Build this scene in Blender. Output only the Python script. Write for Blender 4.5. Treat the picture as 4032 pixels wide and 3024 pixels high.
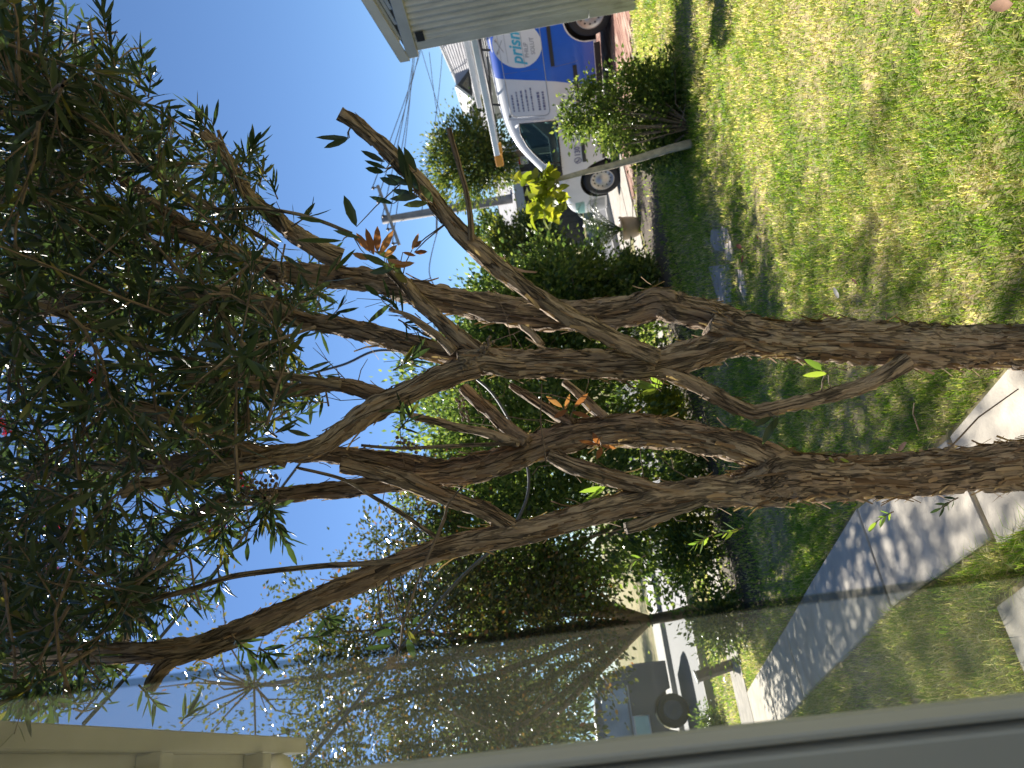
import bpy, bmesh, math, random
import numpy as np
from mathutils import Vector, Matrix, noise

# ------------------------------------------------------------------ scene, camera, sky, sun
for o in list(bpy.data.objects):
    bpy.data.objects.remove(o)
sc = bpy.context.scene
C = sc.collection
R = math.radians
random.seed(7)
RNG = np.random.default_rng(7)

FPX, CAMH, PITCH, ROLL = 3028.0, 1.30, R(4.6), R(8.5)
SUN_AZ, SUN_EL = R(-27), R(40)
EXPOSURE = 1.32

Fw = Vector((0, math.cos(PITCH), math.sin(PITCH)))
U0 = Vector((0, -math.sin(PITCH), math.cos(PITCH)))
R0 = Vector((1, 0, 0))
Rt = math.cos(ROLL) * R0 - math.sin(ROLL) * U0      # portrait right
Up = math.sin(ROLL) * R0 + math.cos(ROLL) * U0      # portrait up
CX, CY = -Up, Rt                                    # the phone is held turned: picture left is up
CAM = Vector((0, 0, CAMH))
cam = bpy.data.cameras.new('camera')
cam.sensor_fit = 'HORIZONTAL'
cam.sensor_width = 9.8
cam.lens = 9.8 * FPX / 4032
cam.clip_start = 0.02
cam.clip_end = 1500
cam.dof.use_dof = True
cam.dof.focus_distance = 2.15
cam.dof.aperture_fstop = 1.7
camo = bpy.data.objects.new('camera', cam)
C.objects.link(camo)
m3 = Matrix((CX, CY, -Fw)).transposed()
camo.matrix_world = Matrix.Translation(CAM) @ m3.to_4x4()
sc.camera = camo

world = bpy.data.worlds.new('World')
sc.world = world
world.use_nodes = True
wn = world.node_tree.nodes
wl = world.node_tree.links
bg = wn['Background']
sky = wn.new('ShaderNodeTexSky')
sky.sky_type = 'NISHITA'
sky.sun_disc = False
sky.sun_elevation = SUN_EL
sky.sun_rotation = SUN_AZ
sky.air_density = 1.0
sky.dust_density = 0.05
sky.altitude = 1800
sky.ozone_density = 6.5
wl.new(sky.outputs[0], bg.inputs['Color'])
bg.inputs['Strength'].default_value = 0.057

sl = bpy.data.lights.new('sun', 'SUN')
sl.energy = 5.0
sl.angle = R(0.55)
sl.color = (1.0, 0.945, 0.86)
so = bpy.data.objects.new('sun', sl)
C.objects.link(so)
SUN = Vector((math.sin(SUN_AZ) * math.cos(SUN_EL), math.cos(SUN_AZ) * math.cos(SUN_EL), math.sin(SUN_EL)))
so.rotation_euler = SUN.to_track_quat('Z', 'Y').to_euler()
so.location = SUN * 30

sc.view_settings.view_transform = 'Standard'
sc.view_settings.look = 'None'
sc.view_settings.gamma = 1
sc.view_settings.exposure = EXPOSURE
sc.render.engine = 'CYCLES'
sc.cycles.max_bounces = 6
sc.cycles.transparent_max_bounces = 12
sc.cycles.sample_clamp_indirect = 6

# ------------------------------------------------------------------ helpers
def ray(px, py):
    return Fw + ((px - 2016) / FPX) * CX + ((1512 - py) / FPX) * CY
def P(px, py, d):
    return CAM + ray(px, py) * d
def G(px, py, z=0.0):
    r = ray(px, py)
    return CAM + r * ((z - CAMH) / r.z)
K = 4032 / 2212.0
def DP(x, y, d):
    return P(x * K, y * K, d)
def proj(p):
    v = Vector(p) - CAM
    d = v.dot(Fw)
    if d < 0.05:
        return None
    return (2016 + FPX * v.dot(CX) / d) / K, (1512 - FPX * v.dot(CY) / d) / K, d
E1 = Vector((0.841, 0.541, 0))      # along the street
E2 = Vector((-0.541, 0.841, 0))     # across the street, away from the house
def SN(s, n, z=0.0):
    return E1 * s + E2 * n + Vector((0, 0, z))

def tag(o, label=None, cat=None, group=None, kind=None):
    if label: o['label'] = label
    if cat: o['category'] = cat
    if group: o['group'] = group
    if kind: o['kind'] = kind
    return o
def empty(name, loc=(0, 0, 0), rz=0.0, **k):
    o = bpy.data.objects.new(name, None)
    o.empty_display_size = 0.1
    C.objects.link(o)
    o.location = loc
    o.rotation_euler = (0, 0, rz)
    return tag(o, **k)
def link(name, me, parent=None, **k):
    o = bpy.data.objects.new(name, me)
    C.objects.link(o)
    if parent is not None:
        o.parent = parent
    return tag(o, **k)
def wlink(name, me, parent, **k):
    """world-space mesh under a parent that may be moved: keep it where it was built"""
    o = link(name, me, parent, **k)
    if parent is not None:
        o.matrix_parent_inverse = Matrix.LocRotScale(parent.location, parent.rotation_euler, parent.scale).inverted()
    return o
def mesh_np(name, V, tris=None, quads=None, mat=None, smooth=False):
    me = bpy.data.meshes.new(name)
    V = np.asarray(V, np.float32).reshape(-1, 3)
    nt = 0 if tris is None else len(tris)
    nq = 0 if quads is None else len(quads)
    me.vertices.add(len(V))
    me.vertices.foreach_set('co', V.ravel())
    idx = []
    if nt: idx.append(np.asarray(tris, np.int32).ravel())
    if nq: idx.append(np.asarray(quads, np.int32).ravel())
    idx = np.concatenate(idx)
    me.loops.add(len(idx))
    me.loops.foreach_set('vertex_index', idx)
    starts = np.concatenate([np.arange(nt) * 3, nt * 3 + np.arange(nq) * 4]).astype(np.int32)
    tot = np.concatenate([np.full(nt, 3), np.full(nq, 4)]).astype(np.int32)
    me.polygons.add(nt + nq)
    me.polygons.foreach_set('loop_start', starts)
    me.polygons.foreach_set('loop_total', tot)
    if smooth:
        me.polygons.foreach_set('use_smooth', np.ones(nt + nq, bool))
    me.update(calc_edges=True)
    if mat: me.materials.append(mat)
    return me

class MB:
    def __init__(s):
        s.v, s.f = [], []
    def add(s, vs, fs):
        b = len(s.v)
        s.v += [tuple(x) for x in vs]
        s.f += [tuple(i + b for i in f) for f in fs]
        return s
    def box(s, lo, hi, M=None):
        x0, y0, z0 = lo; x1, y1, z1 = hi
        vs = [Vector(p) for p in ((x0,y0,z0),(x1,y0,z0),(x1,y1,z0),(x0,y1,z0),(x0,y0,z1),(x1,y0,z1),(x1,y1,z1),(x0,y1,z1))]
        if M is not None: vs = [M @ p for p in vs]
        return s.add(vs, [(3,2,1,0),(4,5,6,7),(0,1,5,4),(1,2,6,5),(2,3,7,6),(3,0,4,7)])
    def tube(s, pts, rad, n=6, cap=True):
        pts = [Vector(p) for p in pts]
        if not hasattr(rad, '__len__'): rad = [rad] * len(pts)
        t = (pts[1] - pts[0]).normalized()
        a = t.orthogonal().normalized()
        b0 = len(s.v)
        for i, p in enumerate(pts):
            t = (pts[min(i + 1, len(pts) - 1)] - pts[max(i - 1, 0)])
            if t.length < 1e-9: t = Vector((0, 0, 1))
            t.normalize()
            a = (a - t * a.dot(t))
            if a.length < 1e-6: a = t.orthogonal()
            a.normalize()
            b = t.cross(a)
            for k in range(n):
                q = 2 * math.pi * k / n
                s.v.append(tuple(p + (a * math.cos(q) + b * math.sin(q)) * rad[i]))
        for i in range(len(pts) - 1):
            for k in range(n):
                k2 = (k + 1) % n
                s.f.append((b0 + i * n + k, b0 + i * n + k2, b0 + (i + 1) * n + k2, b0 + (i + 1) * n + k))
        if cap:
            s.f.append(tuple(b0 + k for k in reversed(range(n))))
            s.f.append(tuple(b0 + (len(pts) - 1) * n + k for k in range(n)))
        return s
    def lathe(s, prof, n=24, M=None):
        b0 = len(s.v)
        for (r, z) in prof:
            for k in range(n):
                q = 2 * math.pi * k / n
                p = Vector((r * math.cos(q), r * math.sin(q), z))
                s.v.append(tuple(M @ p if M is not None else p))
        for i in range(len(prof) - 1):
            for k in range(n):
                k2 = (k + 1) % n
                s.f.append((b0 + i * n + k, b0 + i * n + k2, b0 + (i + 1) * n + k2, b0 + (i + 1) * n + k))
        return s
    def mesh(s, name, mat=None, smooth=False):
        me = bpy.data.meshes.new(name)
        me.from_pydata(s.v, [], s.f)
        if mat: me.materials.append(mat)
        if smooth:
            me.polygons.foreach_set('use_smooth', np.ones(len(me.polygons), bool))
        me.update()
        return me

def bevel(me, w=0.01, seg=2):
    bm = bmesh.new(); bm.from_mesh(me)
    bmesh.ops.bevel(bm, geom=list(bm.edges), offset=w, segments=seg, profile=0.6, affect='EDGES', clamp_overlap=True)
    bm.to_mesh(me); bm.free(); me.update()
    return me

# ------------------------------------------------------------------ materials
def new_mat(name):
    m = bpy.data.materials.new(name)
    m.use_nodes = True
    nt = m.node_tree
    return m, nt.nodes, nt.links, nt.nodes['Principled BSDF']
def ramp(n, stops):
    r = n.new('ShaderNodeValToRGB')
    e = r.color_ramp.elements
    while len(e) < len(stops): e.new(0.5)
    for i, (p, c) in enumerate(stops):
        e[i].position = p
        e[i].color = (c[0], c[1], c[2], 1)
    return r
def simple(name, c, rough=0.6, metal=0.0, var=0.12, scale=8.0, bump=0.0, bscale=40.0, coat=0.0, spec=0.5):
    m, n, l, b = new_mat(name)
    tc = n.new('ShaderNodeTexCoord')
    nz = n.new('ShaderNodeTexNoise')
    nz.inputs['Scale'].default_value = scale
    nz.inputs['Detail'].default_value = 6
    l.new(tc.outputs['Object'], nz.inputs['Vector'])
    a = [max(0, x * (1 - var)) for x in c]; d = [min(1, x * (1 + var)) for x in c]
    r = ramp(n, [(0.3, a), (0.7, d)])
    l.new(nz.outputs['Fac'], r.inputs['Fac'])
    l.new(r.outputs['Color'], b.inputs['Base Color'])
    b.inputs['Roughness'].default_value = rough
    b.inputs['Metallic'].default_value = metal
    b.inputs['Specular IOR Level'].default_value = spec
    if coat:
        b.inputs['Coat Weight'].default_value = coat
        b.inputs['Coat Roughness'].default_value = 0.08
    if bump:
        n2 = n.new('ShaderNodeTexNoise'); n2.inputs['Scale'].default_value = bscale; n2.inputs['Detail'].default_value = 5
        l.new(tc.outputs['Object'], n2.inputs['Vector'])
        bp = n.new('ShaderNodeBump'); bp.inputs['Strength'].default_value = bump; bp.inputs['Distance'].default_value = 0.01
        l.new(n2.outputs['Fac'], bp.inputs['Height'])
        l.new(bp.outputs['Normal'], b.inputs['Normal'])
    return m
def leaf_mat(name, stops, tr=0.45, rough=0.35, sat=1.0, spec=0.5):
    """leaf: colour varies leaf by leaf; light also passes through"""
    m, n, l, b = new_mat(name)
    geo = n.new('ShaderNodeNewGeometry')
    oi = n.new('ShaderNodeObjectInfo')
    ad = n.new('ShaderNodeMath'); ad.operation = 'ADD'
    l.new(geo.outputs['Random Per Island'], ad.inputs[0]); l.new(oi.outputs['Random'], ad.inputs[1])
    fr = n.new('ShaderNodeMath'); fr.operation = 'FRACT'
    l.new(ad.outputs[0], fr.inputs[0])
    r = ramp(n, stops)
    l.new(fr.outputs[0], r.inputs['Fac'])
    l.new(r.outputs['Color'], b.inputs['Base Color'])
    b.inputs['Roughness'].default_value = rough
    b.inputs['Specular IOR Level'].default_value = spec
    t = n.new('ShaderNodeBsdfTranslucent')
    hs = n.new('ShaderNodeMixRGB'); hs.blend_type = 'MULTIPLY'; hs.inputs['Fac'].default_value = 1
    hs.inputs['Color2'].default_value = (1.85, 1.9, 1.0, 1)
    l.new(r.outputs['Color'], hs.inputs['Color1'])
    l.new(hs.outputs['Color'], t.inputs['Color'])
    mx = n.new('ShaderNodeMixShader'); mx.inputs['Fac'].default_value = tr
    l.new(b.outputs[0], mx.inputs[1]); l.new(t.outputs[0], mx.inputs[2])
    l.new(mx.outputs[0], n['Material Output'].inputs['Surface'])
    return m

def bark_mat(name, dark, mid, light, zs=0.10, k=1.0):
    m, n, l, b = new_mat(name)
    at = n.new('ShaderNodeAttribute'); at.attribute_name = 'bark'
    mp = n.new('ShaderNodeMapping'); mp.inputs['Scale'].default_value = (1, 1, zs)
    l.new(at.outputs['Vector'], mp.inputs['Vector'])
    def nz(scale, det, rough=0.6, dist=0.0):
        q = n.new('ShaderNodeTexNoise'); q.inputs['Scale'].default_value = scale * k; q.inputs['Detail'].default_value = det
        q.inputs['Roughness'].default_value = rough; q.inputs['Distortion'].default_value = dist
        l.new(mp.outputs[0], q.inputs['Vector']); return q
    n1, n2, n3 = nz(55, 7, 0.62), nz(13, 4), nz(210, 4)
    nc = nz(30, 4, 0.55, 0.4)                        # cracks: thin lines between the plates
    def crack(src, w):
        a = n.new('ShaderNodeMath'); a.operation = 'SUBTRACT'; a.inputs[1].default_value = 0.5; l.new(src.outputs['Fac'], a.inputs[0])
        c = n.new('ShaderNodeMath'); c.operation = 'ABSOLUTE'; l.new(a.outputs[0], c.inputs[0])
        r = n.new('ShaderNodeMapRange'); r.inputs['From Max'].default_value = w; l.new(c.outputs[0], r.inputs['Value']); return r
    c1 = crack(nc, 0.035); c2 = crack(n1, 0.03)
    r1 = ramp(n, [(0.34, mid), (0.50, light), (0.60, mid), (0.72, light)])
    l.new(n1.outputs['Fac'], r1.inputs['Fac'])
    r2 = ramp(n, [(0.3, (0.70, 0.58, 0.50)), (0.5, (1.0, 0.95, 0.9)), (0.68, (1.25, 1.22, 1.15))])
    l.new(n2.outputs['Fac'], r2.inputs['Fac'])
    mu = n.new('ShaderNodeMixRGB'); mu.blend_type = 'MULTIPLY'; mu.inputs['Fac'].default_value = 1
    l.new(r1.outputs['Color'], mu.inputs['Color1']); l.new(r2.outputs['Color'], mu.inputs['Color2'])
    cm = n.new('ShaderNodeMath'); cm.operation = 'MULTIPLY'; l.new(c1.outputs[0], cm.inputs[0])
    c2b = n.new('ShaderNodeMapRange'); c2b.inputs['To Min'].default_value = 0.45; l.new(c2.outputs[0], c2b.inputs['Value'])
    l.new(c2b.outputs[0], cm.inputs[1])
    mx = n.new('ShaderNodeMixRGB'); mx.inputs['Color1'].default_value = (*dark, 1)
    l.new(cm.outputs[0], mx.inputs['Fac']); l.new(mu.outputs['Color'], mx.inputs['Color2'])
    l.new(mx.outputs['Color'], b.inputs['Base Color'])
    b.inputs['Roughness'].default_value = 0.85
    b.inputs['Specular IOR Level'].default_value = 0.25
    ad = n.new('ShaderNodeMath'); ad.operation = 'MULTIPLY_ADD'; ad.inputs[1].default_value = 0.35
    l.new(n3.outputs['Fac'], ad.inputs[0]); l.new(cm.outputs[0], ad.inputs[2])
    ad2 = n.new('ShaderNodeMath'); ad2.operation = 'ADD'; l.new(ad.outputs[0], ad2.inputs[0]); l.new(n1.outputs['Fac'], ad2.inputs[1])
    bp = n.new('ShaderNodeBump'); bp.inputs['Strength'].default_value = 1.0; bp.inputs['Distance'].default_value = 0.007
    l.new(ad2.outputs[0], bp.inputs['Height'])
    l.new(bp.outputs['Normal'], b.inputs['Normal'])
    return m

M_bark = bark_mat('bottlebrush_bark', (0.055, 0.043, 0.033), (0.27, 0.208, 0.152), (0.48, 0.395, 0.295))
M_bark2 = bark_mat('grey_bark', (0.05, 0.042, 0.034), (0.22, 0.18, 0.14), (0.36, 0.31, 0.24))
M_twig = simple('twig', (0.20, 0.15, 0.105), 0.8, var=0.4, scale=60)
M_flake = leaf_mat('bark_flake', [(0.0, (0.14, 0.09, 0.055)), (0.5, (0.28, 0.19, 0.12)), (1, (0.44, 0.33, 0.22))], tr=0.15, rough=0.9, spec=0.1)
M_leaf = leaf_mat('bottlebrush_leaf', [(0, (0.022, 0.042, 0.022)), (0.6, (0.042, 0.070, 0.030)), (0.93, (0.07, 0.10, 0.036)), (0.98, (0.17, 0.15, 0.03)), (1.0, (0.08, 0.10, 0.04))], tr=0.30, rough=0.36)
M_leaf_young = leaf_mat('young_leaf', [(0, (0.10, 0.17, 0.035)), (0.6, (0.16, 0.24, 0.045)), (1, (0.24, 0.27, 0.05))], tr=0.5, rough=0.4)
M_leaf_dead = leaf_mat('dead_leaf', [(0, (0.20, 0.075, 0.035)), (0.6, (0.33, 0.135, 0.06)), (1, (0.40, 0.20, 0.10))], tr=0.35, rough=0.6)
M_flower = leaf_mat('flower_red', [(0, (0.55, 0.03, 0.08)), (1, (0.75, 0.08, 0.18))], tr=0.4, rough=0.6)
M_capsule = simple('seed_capsule', (0.23, 0.18, 0.13), 0.8, var=0.3, scale=90)
M_hedge = leaf_mat('hedge_leaf', [(0, (0.04, 0.075, 0.026)), (0.6, (0.09, 0.14, 0.042)), (1, (0.20, 0.24, 0.065))], tr=0.5, rough=0.27)
M_bush = leaf_mat('bush_leaf', [(0, (0.06, 0.10, 0.03)), (0.6, (0.125, 0.18, 0.05)), (1, (0.25, 0.28, 0.09))], tr=0.5, rough=0.28)
M_lime = leaf_mat('lime_leaf', [(0, (0.13, 0.17, 0.02)), (0.6, (0.22, 0.25, 0.03)), (1, (0.33, 0.31, 0.04))], tr=0.5, rough=0.4)
M_autumn = leaf_mat('autumn_leaf', [(0, (0.042, 0.055, 0.028)), (0.6, (0.075, 0.088, 0.036)), (0.88, (0.13, 0.12, 0.04)), (0.96, (0.24, 0.14, 0.045)), (1, (0.25, 0.10, 0.045))], tr=0.33, rough=0.26)
M_gum = leaf_mat('street_tree_leaf', [(0, (0.04, 0.07, 0.03)), (0.6, (0.085, 0.12, 0.035)), (1, (0.25, 0.24, 0.04))], tr=0.4, rough=0.35)
M_palm = leaf_mat('cycad_leaf', [(0, (0.02, 0.045, 0.015)), (1, (0.05, 0.085, 0.025))], tr=0.2, rough=0.3)

def grass_material(name, ground=False):
    m, n, l, b = new_mat(name)
    tc = n.new('ShaderNodeTexCoord')
    n1 = n.new('ShaderNodeTexNoise'); n1.inputs['Scale'].default_value = 0.9; n1.inputs['Detail'].default_value = 5; n1.inputs['Roughness'].default_value = 0.6
    n2 = n.new('ShaderNodeTexNoise'); n2.inputs['Scale'].default_value = 6.0; n2.inputs['Detail'].default_value = 5
    l.new(tc.outputs['Object'], n1.inputs['Vector']); l.new(tc.outputs['Object'], n2.inputs['Vector'])
    ad = n.new('ShaderNodeMath'); ad.operation = 'ADD'
    l.new(n1.outputs['Fac'], ad.inputs[0]); l.new(n2.outputs['Fac'], ad.inputs[1])
    src = ad.outputs[0]
    if not ground:
        geo = n.new('ShaderNodeNewGeometry')
        a2 = n.new('ShaderNodeMath'); a2.operation = 'MULTIPLY_ADD'; a2.inputs[1].default_value = 0.62
        l.new(geo.outputs['Random Per Island'], a2.inputs[0]); l.new(src, a2.inputs[2])
        sub = n.new('ShaderNodeMath'); sub.operation = 'SUBTRACT'; sub.inputs[1].default_value = 0.31
        l.new(a2.outputs[0], sub.inputs[0]); src = sub.outputs[0]
    mr = n.new('ShaderNodeMapRange'); mr.inputs['From Min'].default_value = 0.55; mr.inputs['From Max'].default_value = 1.45
    l.new(src, mr.inputs['Value'])
    if ground:
        r = ramp(n, [(0.2, (0.13, 0.16, 0.045)), (0.45, (0.24, 0.22, 0.10)), (0.7, (0.40, 0.32, 0.19))])
    else:
        r = ramp(n, [(0.05, (0.13, 0.26, 0.022)), (0.45, (0.27, 0.39, 0.045)), (0.60, (0.44, 0.47, 0.11)), (0.78, (0.64, 0.56, 0.27)), (1.0, (0.76, 0.69, 0.43))])
    l.new(mr.outputs[0], r.inputs['Fac'])
    l.new(r.outputs['Color'], b.inputs['Base Color'])
    b.inputs['Roughness'].default_value = 0.55 if not ground else 0.95
    b.inputs['Specular IOR Level'].default_value = 0.35 if not ground else 0.1
    if not ground:
        t = n.new('ShaderNodeBsdfTranslucent')
        tm = n.new('ShaderNodeMixRGB'); tm.blend_type = 'MULTIPLY'; tm.inputs['Fac'].default_value = 1; tm.inputs['Color2'].default_value = (1.35, 1.35, 0.9, 1)
        l.new(r.outputs['Color'], tm.inputs['Color1']); l.new(tm.outputs['Color'], t.inputs['Color'])
        mx = n.new('ShaderNodeMixShader'); mx.inputs['Fac'].default_value = 0.55
        l.new(b.outputs[0], mx.inputs[1]); l.new(t.outputs[0], mx.inputs[2])
        l.new(mx.outputs[0], n['Material Output'].inputs['Surface'])
    return m
M_grass = grass_material('grass_blades')
M_ground = grass_material('lawn_ground', True)
M_concrete = simple('concrete', (0.50, 0.45, 0.365), 0.9, var=0.22, scale=5, bump=0.25, bscale=120)
M_concrete2 = simple('old_concrete', (0.36, 0.325, 0.275), 0.9, var=0.25, scale=9, bump=0.3, bscale=90)
M_asphalt = simple('asphalt', (0.075, 0.075, 0.08), 0.75, var=0.25, scale=14, bump=0.3, bscale=150)
M_mulch = simple('mulch', (0.075, 0.055, 0.036), 0.95, var=0.5, scale=22, bump=0.6, bscale=60)

# ------------------------------------------------------------------ ground, road, paths
def sheet(name, corners, z, mat, **k):
    v = [(p[0], p[1], z) for p in corners]
    return link(name, mesh_np(name, v, quads=[[0, 1, 2, 3]], mat=mat), **k)
def strip(name, s0, s1, n0, n1, z, mat, **k):
    return sheet(name, [SN(s0, n0), SN(s1, n0), SN(s1, n1), SN(s0, n1)], z, mat, **k)
sheet('lawn', [(-400, -100), (400, -100), (400, 700), (-400, 700)], 0.0, M_ground, kind='structure')
strip('road', -120, 260, 12.0, 19.2, 0.006, M_asphalt, kind='structure')
strip('garden_bed', 1.75, 8.2, 6.6, 8.55, 0.004, M_mulch, kind='structure')
M_kerb = simple('kerb_concrete', (0.36, 0.345, 0.31), 0.9, var=0.15, scale=3, bump=0.2)
for n0, nm in ((11.78, 'kerb'), (19.2, 'kerb')):
    kb = MB()
    a, b_ = SN(-100, n0), SN(240, n0)
    q = E2 * 0.16
    h = Vector((0, 0, 0.12))
    kb.add([a, b_, b_ + q, a + q, a + h, b_ + h, b_ + q + h, a + q + h], [(4,5,6,7),(0,1,5,4),(2,3,7,6)])
    link('kerb', kb.mesh('kerb', M_kerb), kind='structure')
# a wide pale concrete apron on the far side of the street
strip('far_driveway', -30, 9, 19.5, 25, 0.012, simple('far_concrete', (0.42, 0.40, 0.36), 0.9, var=0.12), kind='structure')

def slabs(parent, rects, z, mat, th=0.05, seed=1):
    rr = random.Random(seed)
    for (s0, s1, n0, n1, *tp_) in rects:
        g = 0.012
        mb = MB()
        t0, t1 = tp_ if tp_ else (s0, s1)
        c = [SN(s0 + g, n0 + g), SN(s1 - g, n0 + g), SN(t1 - g, n1 - g), SN(t0 + g, n1 - g)]
        dz = rr.uniform(-0.004, 0.006)
        tl = rr.uniform(-0.006, 0.006)
        lo = [Vector((p.x, p.y, z - th)) for p in c]
        hi = [Vector((p.x, p.y, z + dz + (tl if i < 2 else -tl))) for i, p in enumerate(c)]
        mb.add(lo + hi, [(3,2,1,0),(4,5,6,7),(0,1,5,4),(1,2,6,5),(2,3,7,6),(3,0,4,7)])
        link('slab', bevel(mb.mesh('slab', mat), 0.006, 1), parent)
path = empty('garden_path', kind='structure')
slabs(path, [(0.70, 1.12, 1.3, 2.62, 0.76, 1.20), (0.80, 1.20, 2.62, 3.75, 0.89, 1.40), (0.89, 1.41, 3.75, 4.9), (0.90, 1.42, 4.9, 6.1), (0.90, 1.42, 6.1, 7.3), (0.90, 1.42, 7.3, 8.6)], 0.022, M_concrete, seed=3)
foot = empty('footpath', kind='structure')
slabs(foot, [(-14 + i * 1.5, -12.5 + i * 1.5, 8.65, 9.55) for i in range(0, 15)] + [(8.5 + i * 1.5, 10 + i * 1.5, 8.65, 9.55) for i in range(0, 10)], 0.020, M_concrete2, seed=5)
slabs(path, [(0.20, 0.62, 1.5, 2.1), (0.20, 0.64, 2.1, 2.78)], 0.035, M_concrete, th=0.12, seed=8)

# brick driveway: bricks laid one by one
M_brick = None
def brick_mat():
    m, n, l, b = new_mat('brick_paver')
    oi = n.new('ShaderNodeObjectInfo'); geo = n.new('ShaderNodeNewGeometry')
    ad = n.new('ShaderNodeMath'); ad.operation = 'ADD'
    l.new(oi.outputs['Random'], ad.inputs[0]); l.new(geo.outputs['Random Per Island'], ad.inputs[1])
    fr = n.new('ShaderNodeMath'); fr.operation = 'FRACT'; l.new(ad.outputs[0], fr.inputs[0])
    r = ramp(n, [(0, (0.22, 0.105, 0.075)), (0.4, (0.30, 0.16, 0.115)), (0.75, (0.36, 0.225, 0.165)), (1, (0.40, 0.30, 0.235))])
    l.new(fr.outputs[0], r.inputs['Fac'])
    tc = n.new('ShaderNodeTexCoord'); nz = n.new('ShaderNodeTexNoise'); nz.inputs['Scale'].default_value = 30; nz.inputs['Detail'].default_value = 5
    l.new(tc.outputs['Object'], nz.inputs['Vector'])
    mu = n.new('ShaderNodeMixRGB'); mu.blend_type = 'MULTIPLY'; mu.inputs['Fac'].default_value = 0.6
    r2 = ramp(n, [(0.3, (0.7, 0.7, 0.7)), (0.7, (1.25, 1.2, 1.15))])
    l.new(nz.outputs['Fac'], r2.inputs['Fac'])
    l.new(r.outputs['Color'], mu.inputs['Color1']); l.new(r2.outputs['Color'], mu.inputs['Color2'])
    l.new(mu.outputs['Color'], b.inputs['Base Color'])
    b.inputs['Roughness'].default_value = 0.85
    return m
M_brick = brick_mat()
drive = empty('brick_driveway', kind='structure')
strip('driveway_sand', 8.3, 13.2, 3.4, 8.63, 0.004, simple('joint_sand', (0.20, 0.17, 0.125), 0.95, var=0.3, scale=12), parent=drive)
bm_brick = bevel(MB().box((-0.111, -0.053, -0.02), (0.111, 0.053, 0.0)).mesh('brick', M_brick), 0.005, 1)
rot = math.atan2(E1.y, E1.x)
bl = []
for i in range(21):
    for j in range(46):
        s = 8.45 + i * 0.227 + (0.113 if j % 2 else 0)
        nn_ = 3.5 + j * 0.111
        bl.append((s, nn_))
def bk(s, nn_):
    p = SN(s, nn_); q = proj(p)
    inn = q and -20 < q[0] < 2232 and -60 < q[1] < 1700
    return (0 if inn else 1, (p - CAM).length)
bl.sort(key=lambda t: bk(*t))
rb = random.Random(4)
rest = MB()
for i, (s, nn_) in enumerate(bl):
    Mx = Matrix.Translation(SN(s, nn_, 0.024 + rb.uniform(-0.003, 0.004))) @ Matrix.Rotation(rot + rb.uniform(-0.012, 0.012), 4, 'Z')
    if i < 290:
        o = link('brick', bm_brick, drive); o.matrix_world = Mx
    else:
        rest.box((-0.111, -0.053, -0.02), (0.111, 0.053, 0.0), Mx)
link('bricks', rest.mesh('bricks', M_brick), drive, kind='stuff')
cross = empty('driveway_crossover', kind='structure')
slabs(cross, [(8.9 + i * 1.1, 10.0 + i * 1.1, 9.58, 11.75) for i in range(4)], 0.022, M_concrete2, seed=9)

# stepping stones: broken slabs sunk in the lawn
M_stone = simple('stepping_stone', (0.42, 0.355, 0.30), 0.9, var=0.25, scale=7, bump=0.3, bscale=70)
stone_lab = ['pinkish grey flat stone in the shaded lawn beside the trunk, nearest the hedge', 'long broken stepping stone in the shaded lawn, middle one',
             'narrow stepping stone in the shaded lawn, nearest the camera', 'small pale stepping stone sliver at the edge of the sunlit lawn']
for k, poly in enumerate([[(2800, 905), (2838, 900), (2850, 960), (2845, 990), (2815, 985), (2795, 950)],
                          [(2838, 890), (2862, 900), (2895, 1010), (2885, 1035), (2860, 1020), (2848, 960)],
                          [(2790, 1050), (2870, 1040), (2880, 1110), (2875, 1190), (2830, 1200), (2808, 1120)],
                          [(2905, 1060), (2925, 1065), (2940, 1150), (2930, 1185), (2908, 1130)]]):
    top = [G(x, y, 0.012) for x, y in poly]
    mb = MB(); n_ = len(top)
    mb.add([Vector((p.x, p.y, -0.04)) for p in top] + top, [tuple(range(n_, 2 * n_))] + [(i, (i + 1) % n_, n_ + (i + 1) % n_, n_ + i) for i in range(n_)])
    me = mb.mesh('stepping_stone', M_stone)
    bm = bmesh.new(); bm.from_mesh(me); bmesh.ops.recalc_face_normals(bm, faces=bm.faces); bm.to_mesh(me); bm.free()
    link('stepping_stone', me, label=stone_lab[k], cat='stone', group='stepping stones in the lawn')

# ------------------------------------------------------------------ foliage tools
def rand_unit(n):
    v = RNG.normal(size=(n, 3)); return v / np.linalg.norm(v, axis=1, keepdims=True)
def nrm(v): return v / np.maximum(np.linalg.norm(v, axis=1, keepdims=True), 1e-9)
def quads_leaves(c, d, L, W, fold=0.25):
    """small background leaves: two triangles folded on the midrib"""
    n = len(c)
    nn_ = nrm(np.cross(d, rand_unit(n)))
    s = np.cross(nn_, d)
    L = L[:, None]; W = W[:, None]
    v = np.empty((n, 4, 3), np.float32)
    v[:, 0] = c - d * L * 0.5
    v[:, 1] = c + s * W * 0.5 + nn_ * W * fold - d * L * 0.05
    v[:, 2] = c + d * L * 0.5
    v[:, 3] = c - s * W * 0.5 + nn_ * W * fold - d * L * 0.05
    b = (np.arange(n) * 4)[:, None]
    t = np.concatenate([b + [0, 1, 2], b + [0, 2, 3]], 1).reshape(-1, 3)
    return v.reshape(-1, 3), t
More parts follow.
